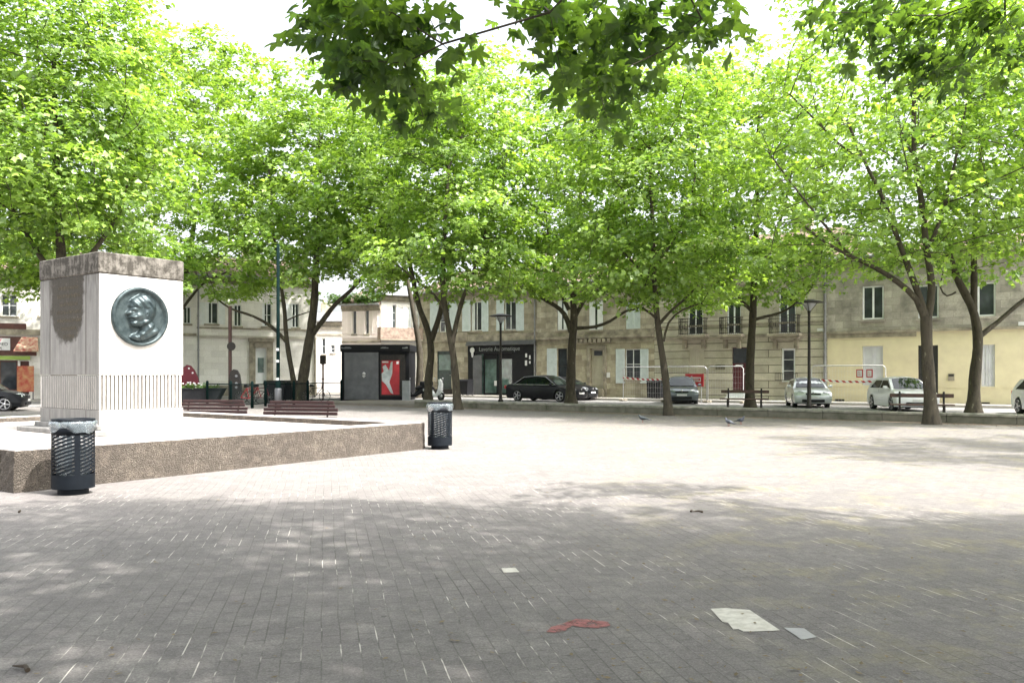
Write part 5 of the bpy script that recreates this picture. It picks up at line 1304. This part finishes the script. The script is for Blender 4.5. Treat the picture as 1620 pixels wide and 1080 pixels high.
# ================================================================ VEHICLES
def car(name, label, paintm, L=4.0, W=1.7, H=1.45, kind='hatch', grp='cars parked along the street', light=None):
    r0 = empty(name, (0, 0, 0), 0, label, 'car', grp)
    # car faces +x; x from -L/2 to L/2
    hl = L / 2; wr = .31 if kind != 'sedan' else .33; wx0, wx1 = -hl + .68, hl - .80
    if kind == 'sedan': wx0, wx1 = -hl + .98, hl - .92
    belt = .90; gc = .19
    def arch(cx):
        return [(cx + (wr + .055) * math.cos(a), max(gc, wr + (wr + .055) * math.sin(a))) for a in np.linspace(math.pi + .42, -.42, 13)]
    if kind == 'sedan':
        topl = [(hl, .55), (hl - .03, .66), (hl - .2, .76), (hl - .7, .86), (hl - 1.25, .93), (0, .95), (-hl + 1.0, .98), (-hl + .12, 1.0), (-hl, .90), (-hl + .02, .6)]
    else:
        topl = [(hl, .52), (hl - .02, .64), (hl - .12, .74), (hl - .45, .86), (hl - .95, .95), (0, .95), (-hl + .3, .98), (-hl + .04, .95), (-hl, .75), (-hl + .0, .55)]
    prof = [(hl - .04, gc + .02), (hl, .36)] + topl + [(-hl, .36), (-hl + .06, gc + .02)] + arch(wx0) + arch(wx1)
    ys = [-1, -.985, -.93, -.78, -.4, 0, .4, .78, .93, .985, 1]
    vs = []; n = len(prof)
    for t in ys:
        a = abs(t)
        for x, z in prof:
            k = 1 - .07 * a ** 4 if abs(x) > hl * .55 else 1
            dz = -(.045 * a ** 3) * max(0, (z - .6) / .35) if z > .6 else 0
            bul = 1.0 - .05 * ((z - .55) / .45) ** 2
            e = 1 - .02 * (a > .98)
            vs.append((x * k, t * W / 2 * bul, (z + dz)))
    fs = []
    for j in range(len(ys) - 1):
        for i in range(n):
            l = (i + 1) % n; fs.append((j*n+i, (j+1)*n+i, (j+1)*n+l, j*n+l))
    b = MB(); b.add(vs, fs, True); m0 = len(ys) - 1
    b.add(vs[:n], [tuple(range(n))], False); b.add(vs[m0*n:], [tuple(range(n-1, -1, -1))], False)
    body = b.obj('body', paintm, r0)
    # greenhouse
    if kind == 'sedan': g = [(hl - 1.12, .90), (hl - 1.55, 1.20), (hl - 1.95, H - .07), (hl - 2.15, H - .02), (hl - 2.6, H), (-hl + 1.8, H - .03), (-hl + 1.4, H - .12), (-hl + 1.0, 1.16), (-hl + .55, .96)]
    else: g = [(hl - .86, .90), (hl - 1.30, 1.20), (hl - 1.66, H - .07), (hl - 1.95, H - .015), (hl - 2.4, H), (-hl + .9, H - .035), (-hl + .42, H - .10), (-hl + .22, 1.16), (-hl + .10, .93)]
    def gh(x, z, t): 
        k = max(0, (z - .9) / (H - .9)); return (x * (1 - .02 * abs(t)), t * (W / 2 - .05) * (1 - .25 * k ** 1.15), z - .055 * t * t * k - .03 * t ** 4 * k)
    tt = [-1, -.9, -.5, 0, .5, .9, 1]; vs = []; n = len(g)
    for t in tt: vs += [gh(x, z, t) for x, z in g]
    fs = [(j*n+i, (j+1)*n+i, (j+1)*n+i+1, j*n+i+1) for j in range(len(tt)-1) for i in range(n-1)]
    b = MB(); b.add(vs, fs, True); b.add(vs[:n], [tuple(range(n))]); b.add(vs[-n:], [tuple(range(n-1, -1, -1))]); b.obj('cabin', paintm, body)
    def quad(name, pts, m, off): 
        q = [Vector(p) for p in pts]; nn = (q[1] - q[0]).cross(q[2] - q[0]).normalized() * off
        b = MB(); k = len(q); b.add([p + nn for p in q] + [p - nn * 2 for p in q], [tuple(range(k)), tuple(range(2*k-1, k-1, -1))] + [(i, k+i, k+(i+1) % k, (i+1) % k) for i in range(k)]); return b.obj(name, m, r0)
    def lerp2(p, q, t): return (p[0] + (q[0] - p[0]) * t, p[1] + (q[1] - p[1]) * t)
    def screen(p, q, name, flip):
        a, c = lerp2(p, q, .06), lerp2(p, q, .95)
        lst = []
        for t in np.linspace(-.86, .86, 7): lst.append((gh(*a, t), gh(*c, t * .98)))
        sg = 1 if not flip else -1; nrm = Vector((q[1] - p[1], 0, p[0] - q[0])).normalized() * .03
        if (nrm.x > 0) == flip: nrm = -nrm
        vs = []
        for u, v_ in lst: vs += [Vector(u) + nrm, Vector(v_) + nrm]
        b = MB(); b.add(vs, [(2*i, 2*i+2, 2*i+3, 2*i+1) for i in range(6)], True); return b.obj(name, M['car_glass'], body)
    screen(g[0], g[2], 'windscreen', False); screen(g[-1], g[-3], 'rear_window', True)
    for s in (-1, 1):
        lo0, lo1 = (g[-1][0] + (.25 if kind != 'sedan' else .45), .96), (g[0][0] - .16, .955); hi0, hi1 = (g[5][0] - (.12 if kind != 'sedan' else .18), H - .10), (g[2][0] - .06, H - .11)
        mid = (lo0[0] + lo1[0]) / 2
        def sp(x, z): q = gh(x, z, s); return Vector((q[0], q[1] + s * .006, q[2]))
        for (a, b_, c, d) in (((lo0[0]), (mid - .04), (mid - .06), hi0[0]), (mid + .02, lo1[0], hi1[0], mid + .0)):
            b = MB(); q = [sp(a, .965), sp(b_, .965), sp(c, H - .12), sp(d, H - .12)]
            if s < 0: q = q
            b.add(q, [(0, 1, 2, 3)]); b.obj('side_window', M['car_glass'], body)
        b = MB(); b.add([(0, 0, 0)], []); 
        b = MB(); mx = g[0][0] - .32; b.bbox(mx - .06, mx + .08, s * (W / 2 + .02), s * (W / 2 + .19), .93, 1.06, .03); b.box(mx - .02, mx + .02, s * (W / 2 - .06), s * (W / 2 + .02), .95, .98); b.obj('mirror', paintm, body)
        # headlight, tail light
        b = MB(); x0 = hl * .97
        b.add([(hl - .06, s * W * .24, .60), (hl - .10, s * W * .44, .62), (hl - .42, s * W * .482, .76), (hl - .22, s * W * .33, .775), (hl - .10, s * W * .25, .73)], [(0, 1, 2, 3, 4)] if s > 0 else [(4, 3, 2, 1, 0)])
        b.v = [((v_[0] + .012), v_[1] + s * .012, v_[2] + .012) for v_ in b.v]
        b.obj('headlight', M['headlamp'], body)
        b = MB(); b.bbox(-hl - .015, -hl + .14, s * W * .35, s * (W * .462), .72, .90, .02); b.obj('tail_light', M['red'], body)
        for wx in (wx0, wx1):
            Mx = Matrix.Translation((wx, s * (W / 2 - .11), wr)) @ Matrix.Rotation(R(90), 4, 'X')
            b = MB(); b.lathe([(wr - .10, -.09), (wr - .02, -.10), (wr, -.07), (wr, .07), (wr - .02, .10), (wr - .10, .09)], 24, M=Mx); wo = b.obj('wheel', M['rubber'], r0)
            b = MB(); b.lathe([(0.001, -.06), (wr - .10, -.075), (wr - .095, -.085)], 20, M=Mx); b.lathe([(wr - .095, .085), (wr - .10, .075), (0.001, .06)], 20, M=Mx)
            b.obj('wheel_disc', M['dark_plastic'], wo)
            b = MB()
            for q in range(5):
                a = 2 * math.pi * q / 5; zz_ = -.088 if s > 0 else .088
                for zc_ in (-.088, .088):
                    b.box(.02, wr - .09, -.028, .028, zc_ - .012, zc_ + .012, Mx @ Matrix.Rotation(a, 4, 'Z'))
            for zc_ in (-.092, .092): b.lathe([(0.001, zc_ - .01), (.06, zc_ - .01), (.06, zc_ + .01), (.001, zc_ + .01)], 12, M=Mx)
            b.lathe([(wr - .10, -.092), (wr - .08, -.098), (wr - .075, -.085)], 24, M=Mx); b.lathe([(wr - .075, .085), (wr - .08, .098), (wr - .10, .092)], 24, M=Mx)
            b.obj('rim', M['alloy'], wo)
    b = MB(); b.bbox(hl - .08, hl + .012, -W * .30, W * .30, .26, .40, .02); b.bbox(hl - .10, hl + .004, -W * .20, W * .20, .60, .68, .015); b.obj('grille', M['dark_plastic'], body)
    b = MB(); b.box(hl + .012, hl + .022, -.26, .26, .43, .53); b.obj('number_plate', M['plate'], body)
    b = MB(); b.lathe([(0.001, 0), (.055, 0), (.05, .012), (.001, .016)], 14, M=Matrix.Translation((hl - .0, 0, .72 - .02)) @ Matrix.Rotation(R(90), 4, 'Y')); b.obj('badge', M['alloy'], body)
    b = MB()
    b.bbox(-hl * .93, hl * .93, -W / 2 + .12, W / 2 - .12, .16, .24, .02); b.box(-hl + .3, hl - .3, -W / 2 + .2, W / 2 - .2, .24, .6); b.obj('underbody', M['dark_plastic'], body)
    b = MB()
    for s in (-1, 1): 
        yy = s * (W / 2 * .975 + .004)
        b.box(mid - .03 + .0, mid - .022, yy - .002, yy + .002, .32, .90); b.box(g[0][0] - .18, g[0][0] - .172, yy - .002, yy + .002, .50, .90)
    b.obj('door_seam', M['dark_plastic'], body)
    return r0
def heading(o, px, D, hx, hy, z=.085): p = P(px, HY, D); o.location = (p.x, p.y, z); o.rotation_euler.z = math.atan2(hy, hx)
c = car('parked_car', 'silver hatchback with pale bonnet parked behind the right street lamp', M['p_silver'], 3.8, 1.66, 1.43); heading(c, 1277, 39.6, -.20, -.98)
c = car('parked_car', 'white hatchback parked behind the right-hand bench and tree trunk', M['p_white'], 3.97, 1.70, 1.47); heading(c, 1426, 35.6, -.10, -.99)
c = car('parked_car', 'dark grey hatchback facing the square behind the slender plane tree', M['p_grey'], 3.9, 1.7, 1.48); heading(c, 1077, 44.5, -.17, -.98)
c = car('parked_car', 'black saloon with chrome window line in front of the launderette', M['p_black'], 4.85, 1.82, 1.52, 'sedan'); heading(c, 864, 47.8, .80, -.60)
b = MB()
for s in (-1, 1): b.box(-1.3, 1.2, s * .78 - .01, s * .78 + .01, .955, .985) if False else None
kids = [o for o in bpy.data.objects if o.parent == c and o.name.startswith('body')][0]
b = MB()
for s in (-1, 1):
    b.tube([(-1.75, s * .872, .965), (-1.0, s * .880, .965), (1.15, s * .872, .955)], .016, 6)
    b.tube([(-1.72, s * .865, .98), (-1.05, s * .72, 1.40), (-.2, s * .70, 1.46), (.45, s * .715, 1.41), (1.2, s * .855, .96)], .014, 6)
b.obj('chrome_trim', M['alloy'], kids)
c = car('parked_car', 'pale small car cut off by the right edge of the photo', M['p_white'], 3.9, 1.7, 1.5); heading(c, 1672, 31.0, -.15, -.98)
c = car('parked_car', 'small black hatchback peeking out right of the thick tree trunk', M['p_black'], 3.7, 1.65, 1.42); heading(c, 897, 50.0, .80, -.60)
c = car('parked_car', 'dark estate car in front of the shop at the left edge', M['p_black'], 4.3, 1.78, 1.62); heading(c, -42, 36.5, .93, .35, .0)

def scooter(px, D, a, label, m):
    r0 = empty('motor_scooter', P(px, HY, D) - Vector((0, 0, EYE - .085)), a, label, 'scooter', 'scooters beside the kiosk')
    for wx in (-.62, .62):
        b = MB(); Mx = Matrix.Translation((wx, 0, .27)) @ Matrix.Rotation(R(90), 4, 'X'); b.lathe([(.17, -.05), (.25, -.06), (.27, 0), (.25, .06), (.17, .05), (.17, -.05)], 20, M=Mx); wo = b.obj('wheel', M['rubber'], r0)
        b = MB(); b.lathe([(.001, -.03), (.17, -.04), (.17, .04), (.001, .03)], 12, M=Mx); b.obj('rim', M['alloy'], wo)
    b = MB(); b.tube([(-.85, 0, .62), (-.5, 0, .60), (-.2, 0, .50), (.05, 0, .30), (.3, 0, .30), (.45, 0, .55), (.52, 0, .92)], [.08, .17, .18, .13, .13, .12, .09], 12); b.tube([(.45, 0, .35), (.62, 0, .52), (.8, 0, .48)], [.06, .10, .03], 10); b.obj('body', m, r0)
    b = MB(); b.tube([(-.85, 0, .80), (-.55, 0, .82), (-.2, 0, .76), (.02, 0, .70)], [.08, .13, .13, .07], 10); b.obj('seat', M['dark_plastic'], r0)
    b = MB(); b.tube([(.52, 0, .9), (.47, 0, 1.05)], .03, 6); b.tube([(.44, -.34, 1.08), (.47, 0, 1.04), (.44, .34, 1.08)], .02, 6); b.obj('handlebar', M['iron'], r0)
    for s in (-1, 1): b = MB(); b.tube([(.46, s * .26, 1.07), (.44, s * .33, 1.25)], .008, 5); b.lathe([(0, -.01), (.06, -.01), (.06, .01), (0, .01)], 10, M=Matrix.Translation((.44, s * .34, 1.29)) @ Matrix.Rotation(R(90), 4, 'Y')); b.obj('mirror', M['alloy'], r0)
    b = MB(); b.tube([(.55, 0, .60), (.60, 0, .98), (.5, 0, 1.25)], [.17, .15, .10], 10); b.obj('front_shield', m, r0)
    b = MB(); b.bbox(-1.05, -.72, -.18, .18, .86, 1.14, .05); b.obj('top_box', M['dark_plastic'], r0)
    return r0
scooter(658, 50, R(200), 'black motor scooter at the right corner of the kiosk', M['p_black'])
scooter(686, 49, R(-40), 'white and black motor scooter between the two forked trees', M['p_white'])
def bicycle(px, D, a, label, m):
    r0 = empty('bicycle', P(px, HY, D) - Vector((0, 0, EYE - .05)), a, label, 'bicycle', 'bicycles near the green rail')
    for wx in (-.52, .52):
        b = MB(); b.tube([(wx + .33 * math.cos(t), 0, .35 + .33 * math.sin(t)) for t in np.linspace(0, 2 * math.pi, 25)], .02, 6, False); wo = b.obj('wheel', M['rubber'], r0)
        b = MB()
        for t in np.linspace(0, math.pi, 9)[:-1]: b.tube([(wx + .32 * math.cos(t), 0, .35 + .32 * math.sin(t)), (wx - .32 * math.cos(t), 0, .35 - .32 * math.sin(t))], .003, 3, False)
        b.obj('spokes', M['alloy'], wo)
    b = MB()
    for p, q in (((-.52, .35), (-.1, .30)), ((-.52, .35), (-.22, .82)), ((-.1, .30), (-.22, .86)), ((-.1, .30), (.36, .80)), ((-.22, .82), (.34, .84)), ((.34, .92), (.52, .35))): b.tube([(p[0], 0, p[1]), (q[0], 0, q[1])], .022, 6)
    b.obj('frame', m, r0)
    b = MB(); b.tube([(.36, -.27, 1.02), (.38, 0, 1.0), (.36, .27, 1.02)], .015, 6); b.tube([(.35, 0, .9), (.37, 0, 1.0)], .018, 6); b.obj('handlebar', M['iron'], r0)
    b = MB(); b.tube([(-.36, 0, .95), (-.24, 0, .95), (-.08, 0, .94)], [.08, .07, .025], 8); b.obj('saddle', M['dark_plastic'], r0)
bicycle(500, 46.5, R(35), 'dark bicycle leaning by the green rail right of the forked tree', M['iron'])
bicycle(397, 44, R(15), 'red bicycle behind the green rail, left of the recycling containers', M['red'])
bicycle(412, 45, R(-10), 'red and grey bicycle nearest the recycling containers', M['dark_red'])

# ================================================================ CONSTRUCTION FENCE
HF = Frame(MF.w(0, -2.9), -PHI); gal = mat('galvanised_tube', (.55, .55, .55), .45, (.4, .4, .4), 8, metallic=.5)
def fence(pa, pb, label):
    x0, x1 = HF.x(pa), HF.x(pb); o = empty('site_fence', HF.w(x0, 0, .085), HF.a, label, 'fence', 'galvanised site fence panels'); L = x1 - x0; Hh = 1.98
    b = MB(); c = .12
    b.tube([(0, 0, .05), (0, 0, Hh - c), (c, 0, Hh), (L - c, 0, Hh), (L, 0, Hh - c), (L, 0, .05)], .026, 8); b.tube([(0, 0, .14), (L, 0, .14)], .02, 6); b.obj('frame', gal, o)
    b = MB(); n = int(L / .14)
    for i in range(1, n): b.tube([(L * i / n, 0, .14), (L * i / n, 0, Hh)], .0035, 3, False)
    for z_ in (.5, .8, 1.1, 1.4, 1.7): b.tube([(0, 0, z_), (L, 0, z_)], .0035, 3, False)
    b.obj('wire_mesh', gal, o)
    for xx in (0, L): b = MB(); b.bbox(xx - .12, xx + .12, -.33, .33, 0, .13, .03); b.obj('foot_block', M['band'], o)
    return o, L
f1, _ = fence(986, 1052, 'site fence panel with tape left of the slender plane tree')
f2, _ = fence(1054, 1118, 'site fence panel with the red arrow board behind the dark grey car')
f3, _ = fence(1120, 1176, 'site fence panel ending in front of the maroon door')
f4, L4 = fence(1284, 1401, 'long site fence panel with two red-edged notices before the yellow wall')
def tape(pa, pb, pya, pyb, label):
    xa, xb = HF.x(pa), HF.x(pb); za, zb = HF.z(pa, pya), HF.z(pb, pyb)
    b = MB(); n = 14; vs = []
    for i in range(n + 1):
        t = i / n; z = za + (zb - za) * t - .05 * math.sin(math.pi * t); y = -.05 - .01 * math.sin(t * 21); x = (xb - xa) * t
        vs += [(x, y, z - .05), (x, y + .003, z + .05)]
    b.add(vs, [(2*i, 2*i+2, 2*i+3, 2*i+1) for i in range(n)])
    tag(b.obj('barrier_tape', M['tape'], None, HF.w(xa), HF.a), label, 'tape')
tape(986, 1050, 597, 600, 'red and white tape along the fence before the pale shutters'); tape(1300, 1384, 601, 603, 'red and white tape along the fence before the yellow wall')
for a, c, lab in ((1355, 1366, 'red-edged white notice, the left of two on the long fence panel'), (1371, 1381, 'red-edged white notice nearest the rounded end of the long fence panel')):
    o = empty('notice', HF.w(HF.x(a), -.05, HF.z(a, 597)), HF.a, lab, 'notice', 'notices on the long fence panel'); w_ = HF.x(c) - HF.x(a); h_ = HF.z(a, 584) - HF.z(a, 597)
    b = MB(); b.box(0, w_, -.01, 0, 0, h_); b.obj('red_border', M['red'], o); b = MB(); b.box(.05, w_ - .05, -.014, -.0105, .05, h_ - .05); b.obj('paper', M['text_white'], o)
    b = MB(); 
    for k in range(3): b.box(.1, w_ - .1 - .03 * k, -.017, -.0145, h_ * (.3 + .17 * k), h_ * (.3 + .17 * k) + .02)
    b.obj('text_lines', M['red'], o)
# red board with arrow
o = empty('arrow_board', HF.w(HF.x(1087), -.25, HF.z(1100, 611)), HF.a, 'red detour board with a white arrow pointing left, behind the dark grey car', 'sign'); w_ = HF.x(1116) - HF.x(1087); h_ = HF.z(1100, 591) - HF.z(1100, 611)
b = MB(); b.box(0, w_, 0, .03, 0, h_); b.obj('board', M['red'], o)
cy_ = h_ * .55; x0, x1 = w_ * .12, w_ * .85; a_ = h_ * .22
b = MB(); b.prism([(x0, cy_), (x0 + .28, cy_ + a_ * 1.35), (x0 + .28, cy_ + a_ * .8), (x1, cy_ + a_ * .8), (x1, cy_ - a_ * .8), (x0 + .28, cy_ - a_ * .8), (x0 + .28, cy_ - a_ * 1.35)], -.006, -.001); ar = b.obj('arrow', M['text_white'], o)
b = MB(); b.box(x0 + .25, x1 - .05, -.010, -.0065, cy_ - a_ * .45, cy_ + a_ * .45); b.obj('arrow_band', M['red'], ar)
b = MB()
for k in range(7): b.box(x0 + .32 + k * (x1 - x0 - .42) / 7, x0 + .32 + (k + .6) * (x1 - x0 - .42) / 7, -.014, -.0105, cy_ - a_ * .25, cy_ + a_ * .25)
b.obj('arrow_lettering', M['text_white'], ar)
for xx in (.15, w_ - .15): b = MB(); b.box(xx - .02, xx + .02, .031, .06, -(o.location.z - .09), h_); b.obj('post', gal, o)

# ================================================================ PIGEONS, DEBRIS, GRASS, IVY
def pigeon(px, py, a, label, m):
    p = at_ground(px, py); r0 = empty('pigeon', (p.x, p.y, 0), a, label, 'bird', 'pigeons on the paving')
    b = MB(); b.tube([(-.20, 0, .11), (-.12, 0, .125), (-.05, 0, .14), (.03, 0, .15), (.08, 0, .175), (.105, 0, .21), (.125, 0, .245), (.15, 0, .25), (.17, 0, .243)], [.012, .03, .058, .066, .052, .032, .028, .024, .008], 12)
    b.obj('body', m, r0)
    for s in (-1, 1):
        b = MB(); b.tube([(.04, s * .055, .16), (-.05, s * .062, .145), (-.15, s * .03, .115)], [.02, .028, .006], 8); b.obj('wing', M['feather_dark'], r0)
        b = MB(); b.tube([(.0, s * .022, .10), (.005, s * .024, .05), (.0, s * .024, .008)], .006, 5); b.tube([(-.015, s * .024, .006), (.035, s * .03, .006)], .005, 4); b.obj('leg', M['orange_leg'], r0)
    b = MB(); b.tube([(.165, 0, .243), (.19, 0, .236)], [.007, .002], 6); b.obj('beak', M['iron'], r0)
    b = MB(); b.tube([(-.12, 0, .12), (-.22, 0, .10), (-.30, 0, .09)], [.03, .028, .02], 8); b.v = [(x, y * 1.2, .1 + (z - .1) * .5) for x, y, z in b.v]; b.obj('tail', M['feather_dark'], r0)
pigeon(1017, 668, R(175), 'dark pigeon walking on the paving near the foot of the slender plane tree', M['feather_dark'])
pigeon(1153, 674, R(120), 'larger grey pigeon pecking on the paving below the bench', M['feather'])
pigeon(1172, 671, R(-60), 'small pale-headed pigeon right beside the larger grey pigeon', M['feather'])
rg = np.random.default_rng(9)
def twig(px, py, L, label):
    p = at_ground(px, py); b = MB(); a = rg.uniform(0, 3)
    b.tube([(0, 0, .012), (L * .4 * math.cos(a), L * .4 * math.sin(a), .02), (L * math.cos(a + .3), L * math.sin(a + .3), .012)], [.014, .012, .004], 6)
    tag(b.obj('twig', M['debris'], None, p), label, 'twig', 'twigs and scraps on the paving')
twig(1112, 811, .12, 'dark scrap of twig in the middle distance at the edge of the shade'); twig(1093, 810, .05, 'tiny dark scrap left of the bigger twig'); twig(30, 811, .10, 'short dark twig on the sunlit paving left of the nearer bin')
twig(44, 1063, .14, 'dark twig in a paving joint at the bottom left')
# scattered dry leaves and seeds
b = MB(); rg = np.random.default_rng(12)
for i in range(900):
    D = 4.2 + 24 * rg.uniform() ** 1.6; x = rg.uniform(-.1 if rg.uniform() < .7 else -.6, .62) * D; s = rg.uniform(.008, .028); a = rg.uniform(0, 6.28); z = rg.uniform(.006, .012)
    q = [(x + s * math.cos(a + t) * k, D + s * math.sin(a + t) * k, z + rg.uniform(0, .006)) for t, k in ((0, 1), (1.4, .5), (3.1, .9), (4.6, .5))]
    b.add(q, [(0, 1, 2, 3)])
tag(b.obj('leaf_litter', mat('dry_leaf', (.22, .17, .09), .9, (.12, .09, .05), 3)), kind='stuff')
b = MB(); rg = np.random.default_rng(14)
for i in range(600):
    a = rg.uniform(-24, 20); bb_ = WB - rg.uniform(0, 1.0) ** 1.5 * 1.3; p = sq(a, bb_); s = rg.uniform(.02, .06); an = rg.uniform(0, 6.28)
    b.add([(p.x + s * math.cos(an + t) * k, p.y + s * math.sin(an + t) * k, .012 + rg.uniform(0, .02)) for t, k in ((0, 1), (1.4, .5), (3.1, .9), (4.6, .5))], [(0, 1, 2, 3)])
tag(b.obj('leaf_litter', mat('dry_leaf_brown', (.20, .13, .08), .9, (.10, .07, .04), 3)), kind='stuff')
# lawn at the far left
gp = [P(-200, HY, 22.5), P(75, HY, 24), P(60, HY, 31), P(-200, HY, 31)]
b = MB(); b.add([(p.x, p.y, .006) for p in gp], [(0, 1, 2, 3)]); tag(b.obj('lawn', M['grass']), kind='structure')
b = MB(); rg = np.random.default_rng(15)
for i in range(5000):
    px = rg.uniform(-60, 70); D = rg.uniform(23.5, 31); p = P(px, HY, D); h_ = rg.uniform(.05, .13); a = rg.uniform(0, 6.28)
    b.add([(p.x, p.y, 0), (p.x + .02 * math.cos(a), p.y + .02 * math.sin(a), 0), (p.x + .03 * math.cos(a + 1), p.y + .03 * math.sin(a + 1), h_)], [(0, 1, 2)])
tag(b.obj('grass', M['leaf_dark']), kind='stuff')
# ivy growing over the edge of the pink roof
rg = np.random.default_rng(16)
iv = empty('ivy', DF.w(.2, -.3, pink.top), DF.a, 'green ivy growing along the eave of the pale pink house', 'ivy')
cen = np.stack([rg.uniform(.3, 4.3, 60), rg.uniform(-.15, .9, 60), rg.uniform(.15, .75, 60)], 1)
leaves_mesh('foliage', cen, np.tile([.25, .2, .14], (60, 1)), np.full(60, 30), .16, LEAF_FAR, M['leaf_dark'], iv, 17)
